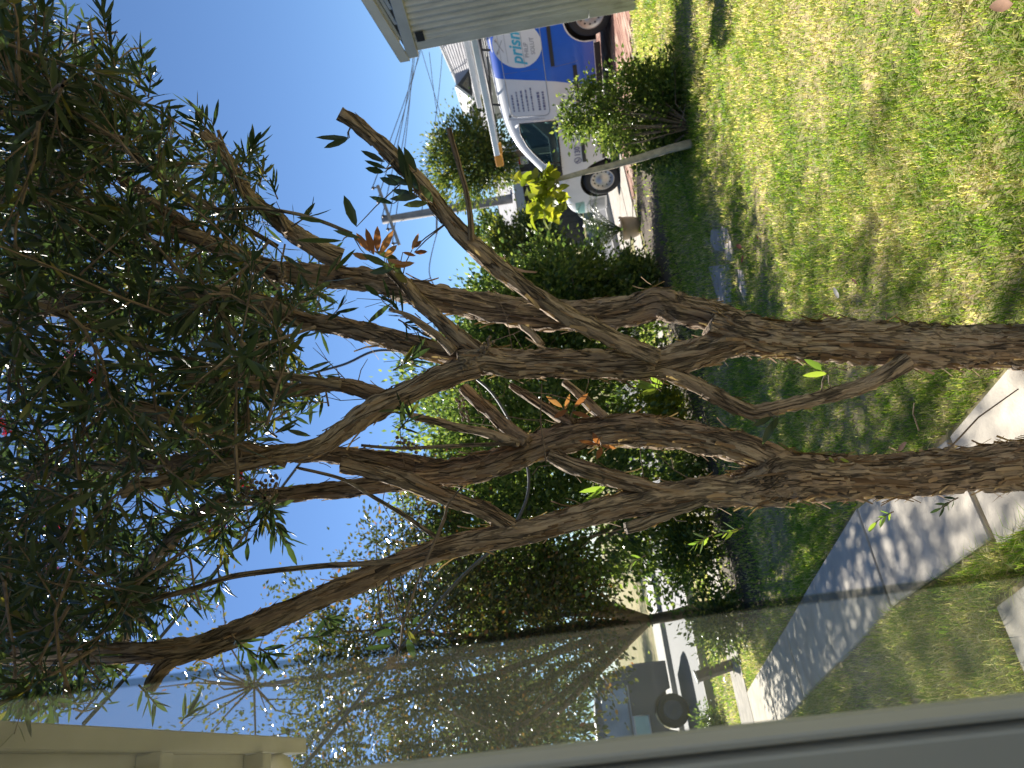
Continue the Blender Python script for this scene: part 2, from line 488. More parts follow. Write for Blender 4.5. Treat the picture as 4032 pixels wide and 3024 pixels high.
def lance_leaves(base, d, nn_, L, W, bend):
    """lance-shaped leaves with a fold and a bend, 8 triangles each"""
    n = len(base)
    s = np.cross(nn_, d)
    L = L[:, None]; W = W[:, None]; bend = bend[:, None]
    def mid(t): return base + d * L * t + nn_ * (L * bend * t * t)
    v = np.empty((n, 11, 3), np.float32)
    v[:, 0] = mid(0)
    for k, t, w in ((1, 0.16, 0.30), (4, 0.45, 0.50), (7, 0.78, 0.34)):
        m = mid(t)
        v[:, k] = m - s * W * w + nn_ * W * w * 0.3
        v[:, k + 1] = m
        v[:, k + 2] = m + s * W * w + nn_ * W * w * 0.3
    v[:, 10] = mid(1.0)
    b = (np.arange(n) * 11)[:, None]
    q = [[0, 2, 1], [0, 3, 2], [7, 8, 10], [8, 9, 10]]
    for r in (1, 4):
        q += [[r, r + 1, r + 4], [r, r + 4, r + 3], [r + 1, r + 2, r + 5], [r + 1, r + 5, r + 4]]
    t = (b[:, :, None] + np.array(q)[None]).reshape(-1, 3)
    return v.reshape(-1, 3), t

def crown(center, rad, n_clump, per, L, seed=0, clump_r=0.28, shell=0.55, droop=0.0, flat=1.0):
    """leaf positions/directions for a crown: uneven clumps through an ellipsoid"""
    g = np.random.default_rng(seed)
    d = g.normal(size=(n_clump, 3)); d /= np.linalg.norm(d, axis=1, keepdims=True)
    rr = shell + (1 - shell) * g.random(n_clump) ** 0.7
    rr[g.random(n_clump) < 0.3] *= 0.65
    bump = 1 + 0.18 * np.sin(d[:, 0] * 5 + seed) * np.cos(d[:, 2] * 4 + seed * 2) + g.normal(size=n_clump) * 0.07
    cc = np.array(center) + d * np.array(rad) * (rr * bump)[:, None]
    cnt = np.maximum(6, (per * (0.5 + g.random(n_clump))).astype(int))
    idx = np.repeat(np.arange(n_clump), cnt)
    off = g.normal(size=(len(idx), 3)) * clump_r * (0.5 + 0.8 * g.random(n_clump))[idx][:, None] * np.array([1, 1, 0.75])
    c = cc[idx] + off
    dd = nrm(off + 0.4 * (c - np.array(center)) + g.normal(size=c.shape) * clump_r * 0.8)
    dd[:, 2] -= droop; dd = nrm(dd)
    ll = L * (0.6 + 0.7 * g.random(len(c)))
    return c, dd, ll, cc
def tree(name, label, base, height, rad, n_clump, per, L, mat, seed, cat='tree', group=None, trunk_r=0.06, wr=0.5, bark=None, crown_c=None, clump_r=0.28, shell=0.55, limbs=7, droop=0.0, trunk_top=0.5):
    base = Vector(base)
    root = empty(name, base, label=label, cat=cat, group=group)
    cc_ = Vector(crown_c) if crown_c is not None else base + Vector((0, 0, height - rad[2] * 0.95))
    c, d, ll, cl = crown(cc_, rad, n_clump, per, L, seed, clump_r, shell, droop)
    ok = c[:, 2] > 0.03
    c, d, ll = c[ok], d[ok], ll[ok]
    V, T = quads_leaves(c, d, ll, ll * wr)
    wlink('crown', mesh_np('crown', V, tris=T, mat=mat), root)
    rr = random.Random(seed)
    mb = MB()
    top = base.lerp(cc_, trunk_top)
    pts = [base + (top - base) * t + Vector((rr.uniform(-1, 1), rr.uniform(-1, 1), 0)) * trunk_r * 0.7 * t for t in (0, 0.33, 0.66, 1)]
    mb.tube([base - Vector((0, 0, 0.05))] + pts[0:], [trunk_r * 1.25, trunk_r * 1.15, trunk_r, trunk_r * 0.9, trunk_r * 0.8], 8)
    ks = sorted(range(len(cl)), key=lambda i: rr.random())[:limbs]
    for i in ks:
        e = Vector(cl[i])
        m1 = top.lerp(e, 0.45) + Vector((rr.uniform(-.1, .1), rr.uniform(-.1, .1), 0.12 * rad[2]))
        mb.tube([top - Vector((0, 0, 0.02)), m1, e], [trunk_r * 0.6, trunk_r * 0.34, trunk_r * 0.1], 5)
    me = mb.mesh('trunk', bark or M_twig, True)
    wlink('trunk', me, root)
    return root

# ------------------------------------------------------------------ hedge and trees behind the lawn
HG = 'shrubs of the front hedge'
hedge = [
    (6.55, 8.0, 2.3, (0.55, 0.6, 1.15), M_hedge, 'dense dark hedge shrub just left of the potted cycad'),
    (5.95, 8.0, 2.95, (0.8, 0.8, 1.45), M_hedge, 'dense dark green hedge shrub seen behind the right trunk'),
    (5.25, 8.2, 3.6, (1.0, 0.85, 1.75), M_hedge, 'tall dark hedge shrub seen between the two bottlebrush trees'),
    (4.3, 8.1, 3.65, (1.0, 0.85, 1.8), M_bush, 'tall hedge shrub seen behind the upper fork of the left tree'),
    (3.3, 8.2, 3.5, (1.0, 0.85, 1.9), M_hedge, 'tall dark hedge shrub next to the autumn-leaved tree'),
]
for k, (s, n_, h, rd, mt, lab) in enumerate(hedge):
    tree('hedge_shrub', lab, SN(s, n_), h, rd, 190, 64, 0.075, mt, 20 + k, 'shrub', HG, trunk_r=0.05, clump_r=0.17, shell=0.45, wr=0.55)
low = [
    ((2690, 1615), 0.62, (0.36, 0.3, 0.33), M_lime, 'small lime green bush between the trunks at the foot of the hedge', 60),
    ((2600, 1480), 0.7, (0.45, 0.4, 0.4), M_bush, 'low leafy plant at the hedge foot just left of the right trunk', 60),
    ((2700, 2050), 0.75, (0.42, 0.4, 0.42), M_lime, 'pale yellow-green plant right of the left trunk beside the hedge', 50),
    ((2740, 2200), 0.8, (0.5, 0.4, 0.42), M_hedge, 'low dark shrub in shade left of the left trunk', 60),
    ((2560, 1075), 0.6, (0.34, 0.35, 0.33), M_bush, 'low spreading shrub left of the round beige pot', 70),
    ((2580, 1150), 0.65, (0.45, 0.45, 0.38), M_bush, 'low ground shrub in front of the hedge behind the right trunk', 70),
    ((2850, 2440), 0.55, (0.42, 0.4, 0.32), M_hedge, 'low shrub beside the trunk of the autumn-leaved tree', 50),
    ((2760, 1830), 0.5, (0.42, 0.35, 0.28), M_bush, 'low tuft of greenery behind the left bottlebrush trunk', 50),
]
for k, (px, h, rd, mt, lab, nc) in enumerate(low):
    b = G(*px)
    if b.dot(E2) > 8.1: b = b * (7.9 / b.dot(E2))
    tree('garden_shrub', lab, b, h, rd, nc, 45, 0.06, mt, 60 + k, 'shrub', 'low plants along the hedge', trunk_r=0.02, clump_r=0.1, shell=0.3, wr=0.5, limbs=4, crown_c=b + Vector((0, 0, h - rd[2])))

# autumn-leaved tree by the path
tb = G(2860, 2385)
at = empty('autumn_tree', tb, label='tree with small orange and olive leaves beside the concrete path', cat='tree')
rr = random.Random(5)
cl_all = []
Vs, Ts, off = [], [], 0
blobs = [((1800, 2560, 8.4), (1.5, 1.5, 1.3), 170, 70), ((1500, 2480, 8.3), (1.2, 1.2, 1.2), 90, 55), ((1350, 2800, 8.2), (1.4, 1.2, 1.2), 90, 50),
         ((2050, 2250, 8.8), (1.0, 1.0, 0.9), 90, 70), ((2200, 2420, 8.4), (0.9, 0.8, 0.7), 90, 60), ((2000, 2900, 8.0), (1.2, 1.2, 1.0), 90, 60),
         ((1000, 2700, 8.0), (1.3, 1.1, 1.1), 34, 22), ((2350, 2520, 8.6), (0.7, 0.6, 0.4), 40, 45), ((1700, 2150, 8.8), (0.9, 0.9, 0.9), 70, 60), ((1750, 3300, 8.2), (1.5, 1.4, 1.5), 120, 60), ((1450, 3100, 9.0), (1.3, 1.3, 1.2), 70, 55), ((1950, 2750, 9.0), (1.3, 1.2, 1.1), 90, 60)]
limb_ends = []
for k, (c, rd, nc, per) in enumerate(blobs):
    cc_ = P(*c)
    q, d, ll, cl = crown(cc_, rd, nc, int(per * 0.80), 0.060, 90 + k, 0.15, 0.35, 0.25)
    V, T = quads_leaves(q, d, ll, ll * 0.55)
    Vs.append(V); Ts.append(T + off); off += len(V)
    for i in range(0, len(cl), 9 if nc > 40 else 2): limb_ends.append((cc_, Vector(cl[i])))
wlink('crown', mesh_np('crown', np.concatenate(Vs), tris=np.concatenate(Ts), mat=M_autumn), at)
mb = MB()
fork = P(2560, 2440, 8.5)
mb.tube([tb - Vector((0, 0, .05)), tb.lerp(fork, 0.35) + Vector((0.03, 0, 0)), tb.lerp(fork, 0.7), fork], [0.085, 0.07, 0.06, 0.055], 10)
done = {}
for cc_, e in limb_ends:
    key = tuple(cc_)
    if key not in done:
        m1 = fork.lerp(cc_, 0.5) + Vector((rr.uniform(-.2, .2), rr.uniform(-.2, .2), 0.1))
        mb.tube([fork, m1, cc_], [0.045, 0.034, 0.02], 7); done[key] = 1
    m1 = cc_.lerp(e, 0.5) + Vector((rr.uniform(-.12, .12), rr.uniform(-.12, .12), rr.uniform(-.05, .15)))
    mb.tube([cc_, m1, e], [0.014, 0.009, 0.004], 5)
wlink('trunk', mb.mesh('trunk', M_twig, True), at)

# street trees beyond
def far_tree(lab, px_base, dep, px_c, rpx, mat, seed, nc=150, per=50, L=0.12, tr=0.12, flat=1.0, name='street_tree'):
    b = P(px_base[0], px_base[1], dep); b.z = 0
    c = P(px_c[0], px_c[1], dep)
    r = rpx[0] * dep / FPX; rz = rpx[1] * dep / FPX
    return tree(name, lab, b, 0, (r, r, rz), nc, per, L, mat, seed, 'tree', 'trees across the street', trunk_r=tr, crown_c=c, clump_r=r * 0.16, shell=0.4, trunk_top=0.85, wr=0.5, limbs=9)
far_tree('leafy street tree with yellowing leaves rising behind the white van', (2180, 590), 22, (1865, 625), (180, 185), M_gum, 131, 230, 60, 0.12, 0.10)
far_tree('dark rounded tree just left of the power pole behind a grey roof', (2200, 890), 40, (1990, 900), (110, 130), M_hedge, 132, 120, 60, 0.22, 0.15)
far_tree('yellow-green bushy tree across the street left of the power pole', (2260, 970), 26, (2070, 990), (150, 190), M_gum, 133, 180, 60, 0.14, 0.12)
far_tree('dark green tree far behind the hedge between the two trunks', (2300, 1600), 30, (1930, 1650), (330, 240), M_hedge, 134, 240, 60, 0.2, 0.2)
far_tree('broad tree across the street behind the autumn-leaved tree', (2400, 2250), 34, (2000, 2250), (300, 330), M_bush, 135, 240, 60, 0.22, 0.2)
far_tree('tree across the street far left behind the dark parked vehicle', (2470, 2850), 38, (2050, 2880), (320, 330), M_hedge, 136, 240, 60, 0.24, 0.2)
far_tree('pale feathery tree across the street behind the right trunk', (2220, 1250), 32, (1985, 1260), (200, 170), M_hedge, 137, 200, 60, 0.18, 0.15)

# ------------------------------------------------------------------ bush, sapling, potted cycad
bb = G(2722, 500)
bush = empty('garden_bush', bb, label='bushy green shrub with small glossy leaves on the lawn before the van', cat='shrub')
Vs, Ts, off, tw = [], [], 0, MB()
for k, (c, rd, nc) in enumerate((((2640, 400, 6.8), (0.46, 0.42, 0.26), 190), ((2500, 350, 6.9), (0.28, 0.30, 0.24), 60), ((2430, 470, 6.9), (0.34, 0.34, 0.28), 80), ((2300, 455, 6.95), (0.20, 0.20, 0.24), 34), ((2570, 590, 7.0), (0.22, 0.25, 0.30), 50), ((2240, 480, 6.95), (0.08, 0.08, 0.12), 8), ((2330, 350, 6.9), (0.10, 0.10, 0.16), 10))):
    q, d, ll, cl = crown(P(*c), [q_ * 1.05 for q_ in rd], nc, 36, 0.042, 150 + k, 0.065, 0.3)
    ok = q[:, 2] > 0.02
    V, T = quads_leaves(q[ok], d[ok], ll[ok], ll[ok] * 0.55)
    Vs.append(V); Ts.append(T + off); off += len(V)
    for e in cl[::14]:
        e = Vector(e); mid_ = bb.lerp(e, 0.5) + Vector((rr.uniform(-.05, .05), rr.uniform(-.05, .05), 0.06))
        tw.tube([bb + Vector((0, 0, -0.03)), mid_, e], [0.009, 0.006, 0.002], 5)
wlink('crown', mesh_np('crown', np.concatenate(Vs), tris=np.concatenate(Ts), mat=M_bush), bush)
wlink('stems', tw.mesh('stems', M_twig, True), bush)
sp0 = G(2735, 560)
sap = empty('sapling', sp0, label='leaning bare sapling stem topped with big lime yellow leaves beside the bush', cat='sapling')
dS = proj(sp0)[2]
sp = [sp0 - Vector((0, 0, .04))] + [P(x, y, dS) for x, y in ((2640, 585), (2520, 622), (2400, 655), (2300, 678), (2200, 705))]
mb = MB(); mb.tube(sp, [0.040, 0.036, 0.032, 0.028, 0.024, 0.020], 8)
for e in ((2062, 730), (2110, 810), (2165, 835), (2135, 705)):
    q = P(e[0], e[1], dS)
    mb.tube([sp[-1], sp[-1].lerp(q, 0.5) + Vector((0, 0, 0.03)), q], [0.008, 0.005, 0.003], 5)
wlink('stem', mb.mesh('stem', simple('sapling_bark', (0.48, 0.42, 0.33), 0.8, var=0.3, scale=20), True), sap)
lv = []
for k, (x, y, n_, sp_) in enumerate(((2138, 712, 26, 42), (2120, 800, 30, 45), (2165, 820, 26, 45), (2060, 728, 9, 22), (2185, 740, 8, 25))):
    for i in range(n_):
        c = P(x + rr.gauss(0, sp_ * 0.6), y + rr.gauss(0, sp_ * 0.6), dS + rr.gauss(0, 0.08))
        d = Vector((rr.gauss(0, 1), rr.gauss(0, 1), rr.gauss(-0.5, 0.6))).normalized()
        lv.append((c, d))
for i, (c, d) in enumerate(lv):
    n0 = d.cross(Vector((rr.gauss(0, 1), rr.gauss(0, 1), rr.gauss(0, 1)))).normalized()
    V, T = lance_leaves(np.array([[0, 0, 0]]), np.array([[1., 0, 0]]), np.array([[0, 0, 1.]]), np.array([0.125]), np.array([0.085]), np.array([-0.4]))
    if i == 0: sme = mesh_np('leaf', V, tris=T, mat=M_lime)
    o = link('leaf', sme, sap)
    s_ = n0.cross(d)
    Mx = Matrix((d, s_, n0)).transposed().to_4x4()
    o.matrix_parent_inverse = Matrix.Translation(sap.location).inverted()
    o.matrix_basis = Matrix.Translation(c) @ Mx @ Matrix.Scale(rr.uniform(0.7, 1.25), 4)

pb = G(2517, 890)
pot = empty('potted_cycad', pb, label='palm-like cycad growing in a round beige pot by the hedge', cat='plant')
mb = MB(); mb.lathe([(0.0, 0.0), (0.125, 0.0), (0.155, 0.08), (0.17, 0.19), (0.172, 0.25), (0.185, 0.25), (0.185, 0.285), (0.165, 0.285), (0.16, 0.25), (0.0, 0.245)], 28)
link('pot', mb.mesh('pot', simple('pot_glaze', (0.33, 0.27, 0.20), 0.45, var=0.15, scale=6), True), pot)
for k in range(26):
    a = k * 2.4 + rr.uniform(-.2, .2); reach = rr.uniform(0.4, 0.62); h = rr.uniform(0.35, 0.7)
    base, dl, nl = [], [], []
    pts = []
    for i in range(15):
        t = i / 14
        r_ = reach * t; z = 0.26 + h * math.sin(t * 2.0) * 0.9 
        pts.append(Vector((math.cos(a) * r_, math.sin(a) * r_, z)))
    mb = MB(); mb.tube(pts, [0.008 - 0.0004 * i for i in range(15)], 4)
    V0 = np.array(mb.v)
    for i in range(3, 15):
        tn = (pts[i] - pts[i - 1]).normalized(); sd = tn.cross(Vector((0, 0, 1))).normalized()
        for sg in (-1, 1):
            base.append(pts[i]); d = (sd * sg + tn * 0.8 + Vector((0, 0, 0.25))).normalized(); dl.append(d); nl.append(d.cross(tn).normalized() * sg)
    V, T = lance_leaves(np.array(base), np.array(dl), np.array(nl), np.full(len(base), 0.13), np.full(len(base), 0.016), np.full(len(base), -0.2))
    fr_ = MB(); fr_.v = [tuple(x) for x in V]; fr_.f = [tuple(t) for t in T]
    fr_.add(mb.v, mb.f)
    link('frond', fr_.mesh('frond', M_palm), pot)

# ------------------------------------------------------------------ shed
M_iron = None
def iron_mat():
    m, n, l, b = new_mat('weathered_iron')
    tc = n.new('ShaderNodeTexCoord')
    mp = n.new('ShaderNodeMapping'); mp.inputs['Scale'].default_value = (1, 1, 0.25)
    l.new(tc.outputs['Object'], mp.inputs['Vector'])
    nz = n.new('ShaderNodeTexNoise'); nz.inputs['Scale'].default_value = 7; nz.inputs['Detail'].default_value = 8; nz.inputs['Roughness'].default_value = 0.7
    l.new(mp.outputs[0], nz.inputs['Vector'])
    r = ramp(n, [(0.28, (0.20, 0.18, 0.145)), (0.42, (0.46, 0.455, 0.42)), (0.6, (0.58, 0.575, 0.54)), (0.8, (0.50, 0.50, 0.48))])
    l.new(nz.outputs['Fac'], r.inputs['Fac']); l.new(r.outputs['Color'], b.inputs['Base Color'])
    b.inputs['Roughness'].default_value = 0.6
    return m
M_iron = iron_mat()
M_trim = simple('grey_trim', (0.42, 0.43, 0.42), 0.6, var=0.1, scale=5)
M_cream = simple('cream_board', (0.55, 0.53, 0.46), 0.7, var=0.1, scale=4)
M_darkhole = simple('dark_hole', (0.02, 0.022, 0.025), 0.9)
c0 = G(2510, 28)
wd = Vector((0.50, -0.866, 0))        # the wall runs back from the corner
wo = Vector((-0.866, -0.50, 0))       # its outward side
shed = empty('corrugated_shed', c0, label='grey corrugated iron shed with cream barge board at the lawn edge', cat='shed')
def SH(a, o, z): return c0 + wd * a + wo * o + Vector((0, 0, z))
LW, HW = 5.0, 2.50
pts = []
n_ = 520
V, Q = [], []
for i in range(n_ + 1):
    a = LW * i / n_
    o = 0.015 * math.cos(2 * math.pi * a / 0.076) if a > 0.13 else 0.012
    for z in (0.0, 0.06, HW):
        V.append(SH(a, o - (0.01 if z == 0 else 0), z))
for i in range(n_):
    for k in range(2):
        Q.append([i * 3 + k, (i + 1) * 3 + k, (i + 1) * 3 + k + 1, i * 3 + k + 1])
wlink('corrugated_wall', mesh_np('corrugated_wall', [tuple(v) for v in V], quads=Q, mat=M_iron), shed)
def shbox(name, a0, a1, o0, o1, z0, z1, mat, bv=0.0):
    mb = MB()
    vs = [SH(a, o, z) for z in (z0, z1) for a, o in ((a0, o0), (a1, o0), (a1, o1), (a0, o1))]
    mb.add(vs, [(0,1,2,3),(7,6,5,4),(4,5,1,0),(5,6,2,1),(6,7,3,2),(7,4,0,3)])
    me = mb.mesh(name, mat)
    bm = bmesh.new(); bm.from_mesh(me); bmesh.ops.recalc_face_normals(bm, faces=bm.faces); bm.to_mesh(me); bm.free()
    if bv: bevel(me, bv, 1)
    return wlink(name, me, shed)
shbox('street_wall', 0.0, 0.03, -3.5, -0.02, 0, HW, M_iron)
shbox('back_wall', LW - 0.03, LW, -3.5, -0.02, 0, HW, M_iron)
shbox('corner_flashing', -0.015, 0.11, 0.0, 0.022, 0.55, HW - 0.003, M_iron, 0.004)
shbox('corner_flashing', -0.012, 0.10, 0.0, 0.026, 0.0, 0.545, M_iron, 0.004)
shbox('eave_beam', -0.08, LW + 0.1, -0.05, 0.05, HW, HW + 0.13, M_trim, 0.006)
shbox('vent_hole', 0.10, 0.22, 0.028, 0.034, HW - 0.12, HW - 0.03, M_darkhole)
# gable infill: sloping boards under the rake, and the barge board
PI_ = 0.24
for k in range(9):
    o0 = 0.012 if k % 2 else 0.02
    mb = MB()
    zt = HW + 0.13
    def gp(a, drop): return zt + max(0.0, min(a, LW - a)) * PI_ - drop
    d0, d1 = k * 0.045, (k + 1) * 0.045 - 0.008
    a0 = min(LW / 2 - 0.01, d1 / PI_)
    mbv = []
    for a in (a0, LW / 2, LW - a0):
        for dd in (d0, d1):
            mbv.append(SH(a, o0, max(zt + 0.001, gp(a, dd))))
    for a in (a0, LW / 2, LW - a0):
        for dd in (d0, d1):
            mbv.append(SH(a, o0 - 0.02, max(zt + 0.001, gp(a, dd))))
    mb.add(mbv, [(0,2,3,1),(2,4,5,3),(1,3,9,7),(3,5,11,9),(0,6,8,2),(2,8,10,4)])
    wlink('gable_board', mb.mesh('gable_board', M_trim), shed)
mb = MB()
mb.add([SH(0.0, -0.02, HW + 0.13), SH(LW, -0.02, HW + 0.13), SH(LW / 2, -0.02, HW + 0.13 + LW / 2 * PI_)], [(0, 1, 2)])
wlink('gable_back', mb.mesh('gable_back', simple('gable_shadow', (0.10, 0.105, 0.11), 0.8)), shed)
for a0, a1 in ((-0.1, LW / 2), (LW + 0.1, LW / 2)):
    mb = MB()
    vs = []
    for o in (0.06, 0.03):
        for a in (a0, a1):
            zz = HW + 0.13 + min(a, LW - a) * PI_
            vs += [SH(a, o, zz), SH(a, o, zz + 0.11)]
    mb.add(vs, [(0,2,3,1),(4,5,7,6),(0,4,6,2),(1,3,7,5),(0,1,5,4)])
    me = mb.mesh('barge_board', M_cream)
    bm = bmesh.new(); bm.from_mesh(me); bmesh.ops.recalc_face_normals(bm, faces=bm.faces); bm.to_mesh(me); bm.free()
    wlink('barge_board', me, shed)
mb = MB()
for a0, a1 in ((-0.1, LW / 2), (LW / 2, LW + 0.1)):
    vs = []
    for o in (0.06, -3.6):
        for a in (a0, a1):
            zz = HW + 0.245 + min(a, LW - a) * PI_
            vs += [SH(a, o, zz)]
    mb.add(vs, [(0, 1, 3, 2)])
wlink('roof', mb.mesh('roof', M_iron), shed)

# ------------------------------------------------------------------ buildings across the street
M_rooft = simple('roof_tile_grey', (0.30, 0.295, 0.30), 0.8, var=0.2, scale=3)
M_white = simple('white_paint', (0.72, 0.71, 0.69), 0.5, var=0.05)
M_wallg = simple('pale_wall', (0.50, 0.49, 0.46), 0.8, var=0.1)
M_slate = simple('dark_cladding_and_shade', (0.055, 0.058, 0.065), 0.7, var=0.2)
M_glassd = simple('dark_glass', (0.05, 0.07, 0.09), 0.08, var=0.2, spec=0.8)
def qmesh(name, quads_, mat, parent=None, **k):
    mb = MB()
    for q in quads_: mb.add(q, [tuple(range(len(q)))])
    return link(name, mb.mesh(name, mat), parent, **k)
house = empty('distant_house', (0, 0, 0), label='pale house with grey tiled roof and small white-edged gable behind the van', cat='house')
rA, rB = P(1640, -40, 37), P(1868, 480, 45)
eA, eB = P(1812, -40, 34), P(1907, 480, 41)
rf = None
for j in range(10):          # tile courses, each lapping the one below
    t0, t1 = j / 10, (j + 1) / 10
    up_ = Vector((0, 0, 0.05))
    p = [eA.lerp(rA, t0), eB.lerp(rB, t0), eB.lerp(rB, t1), eA.lerp(rA, t1)]
    mb = MB(); mb.add([p[0] + up_, p[1] + up_, p[2], p[3], p[0], p[1]], [(0, 1, 2, 3), (0, 4, 5, 1)])
    if rf is None: rf = link('roof', mb.mesh('roof', M_rooft), house)
    else: link('tile_course', mb.mesh('tile_course', M_rooft), rf)
mb = MB(); mb.tube([rA, rB], 0.10, 8); link('ridge_cap', mb.mesh('ridge_cap', M_wallg), rf)
mb = MB(); mb.add([rA, rB, rB + Vector((6, 8, -3)), rA + Vector((6, 8, -3))], [(0, 1, 2, 3)]); link('rear_roof', mb.mesh('rear_roof', M_rooft), house)
mb = MB(); mb.tube([eA, eB], 0.09, 6); link('gutter', mb.mesh('gutter', M_white), house)
iA, iB = eA.lerp(rA, 0.08), eB.lerp(rB, 0.08)
for t0, t1 in ((0, .2), (.2, .45), (.45, .7), (.7, 1)):
    a_, b_ = iA.lerp(iB, t0), iA.lerp(iB, t1)
    mb = MB(); mb.add([Vector((a_.x, a_.y, 0)), Vector((b_.x, b_.y, 0)), Vector((b_.x, b_.y, b_.z - .15)), Vector((a_.x, a_.y, a_.z - .15))], [(0, 1, 2, 3)]); link('wall', mb.mesh('wall', M_wallg), house)
hd = (iB - iA); hd.z = 0; hd.normalize(); hn = Vector((-hd.y, hd.x, 0)); hn = hn if hn.y < 0 else -hn
for t in (.3, .5, .68, .85):
    c = iA.lerp(iB, t); c.z = 1.9
    for nm, w_, h_, o_, mt in (('window', .8, .75, .03, M_white), ('pane', .7, .65, .06, M_glassd)):
        mb = MB(); mb.add([c + hn * o_ + hd * u + Vector((0, 0, v)) for u, v in ((-w_, -h_), (w_, -h_), (w_, h_), (-w_, h_))] + [c + hd * u + Vector((0, 0, v)) for u, v in ((-w_, -h_), (w_, -h_), (w_, h_), (-w_, h_))], [(0, 1, 2, 3), (0, 4, 5, 1), (1, 5, 6, 2), (2, 6, 7, 3), (3, 7, 4, 0)])
        if nm == 'window': wo_ = link(nm, mb.mesh(nm, mt), house)
        else: link(nm, mb.mesh(nm, mt), wo_)
gA, gR, gL, gC = P(1796, 341, 35), P(1852, 266, 35.3), P(1862, 391, 35), P(1828, 452, 41)
gC2 = P(1790, 290, 40)
mb = MB(); mb.add([gA, gR, gL], [(0, 1, 2)]); gw = link('gable_face', mb.mesh('gable_face', M_slate), house)  # gable face in shadow, its shade put in as dark colour
m_ = (gA + gR + gL) / 3
mb = MB(); mb.add([m_.lerp(gA, .5) - Fw * .05, m_.lerp(gR, .5) - Fw * .05, m_.lerp(gL, .5) - Fw * .05], [(0, 1, 2)]); link('gable_window', mb.mesh('gable_window', M_glassd), gw)
mb = MB(); mb.add([gA, gL, gC], [(0, 1, 2)]); link('gable_roof', mb.mesh('gable_roof', M_rooft), house)
mb = MB(); mb.add([gA, gR, gC2], [(0, 1, 2)]); link('gable_roof', mb.mesh('gable_roof', M_rooft), house)
for a_, b_ in ((gA, gL), (gL, gC), (gA, gC)):
    mb = MB(); mb.tube([a_, b_], 0.085, 4); link('barge_board', mb.mesh('barge_board', M_white), house)

gar = empty('dark_garage', (0, 0, 0), label='dark clad garage with pale fascia and grey roof behind the power pole', cat='garage')
ga, gb = P(2190, 560, 29), P(2190, 985, 32)
ga.z = gb.z = 0
gd = (gb - ga).normalized(); gn = Vector((-gd.y, gd.x, 0)); gl = (gb - ga).length
if gn.y < 0: gn = -gn
def GA(a, o, z): return ga + gd * a + gn * o + Vector((0, 0, z))
nb = 16
for k in range(nb):
    a0, a1 = gl * k / nb, gl * (k + 1) / nb - 0.012
    mb = MB()
    vs = [GA(a, o, z) for z in (0, 2.15) for a, o in ((a0, 0), (a1, 0), (a1, .05), (a0, .05))]
    mb.add(vs, [(0,3,2,1),(4,5,6,7),(0,1,5,4),(1,2,6,5),(2,3,7,6),(3,0,4,7)])
    link('cladding_panel', mb.mesh('cladding_panel', M_slate), gar)
mb = MB()
vs = [GA(a, o, z) for z in (0, 2.3) for a, o in ((0, .06), (gl, .06), (gl, 6), (0, 6))]
mb.add(vs, [(0,1,5,4),(1,2,6,5),(2,3,7,6),(3,0,4,7)])
link('wall', mb.mesh('wall', M_slate), gar)
mb = MB()
vs = [GA(a, o, z) for z in (2.16, 2.5) for a, o in ((-.4, -.35), (gl + .4, -.35), (gl + .4, -.05), (-.4, -.05))]
mb.add(vs, [(0,3,2,1),(4,5,6,7),(0,1,5,4),(1,2,6,5),(2,3,7,6),(3,0,4,7)])
link('fascia', mb.mesh('fascia', simple('pale_blue_fascia', (0.52, 0.55, 0.60), 0.5, var=0.05)), gar)
mb = MB(); mb.add([GA(-.5, -.4, 2.52), GA(gl + .5, -.4, 2.52), GA(gl + .5, 5, 3.6), GA(-.5, 5, 3.6)], [(0, 1, 2, 3)])
link('roof', mb.mesh('roof', M_rooft), gar)
def sign(px, py, w, h, lab, red):
    r_ = ray(px, py)
    t = (GA(0, -.03, 0) - CAM).dot(gn) / r_.dot(gn)
    c = CAM + r_ * t
    s_ = empty('wall_sign', c, label=lab, cat='sign')
    def bx(name, u0, u1, v0, v1, o, mat):
        mb = MB(); vs = [gd * u + gn * oo + Vector((0, 0, v)) for oo in (o, o + .012) for u, v in ((u0, v0), (u1, v0), (u1, v1), (u0, v1))]
        mb.add(vs, [(0,1,2,3),(7,6,5,4),(0,4,5,1),(1,5,6,2),(2,6,7,3),(3,7,4,0)]); return link(name, mb.mesh(name, mat), s_)
    bx('board', -w / 2, w / 2, -h / 2, h / 2, 0, M_white)
    if red: bx('red_band', -w / 2 + .03, w / 2 - .03, h * 0.12, h / 2 - .03, -0.016, simple('sign_red', (0.5, 0.03, 0.04), 0.5))
    for i in range(4 if red else 3):
        z = (0.02 if red else h * 0.25) - i * h * 0.12
        bx('print_line', -w / 2 + .06, w / 2 - .06 - 0.1 * (i % 2), z - .012, z + .012, -0.016, simple('sign_print', (0.22, 0.24, 0.27), 0.6))
sign(2052, 618, 0.62, 0.48, 'white notice with red heading on the dark garage wall', True)
sign(2062, 703, 0.55, 0.44, 'plain white notice on the dark garage wall, left of the red one', False)

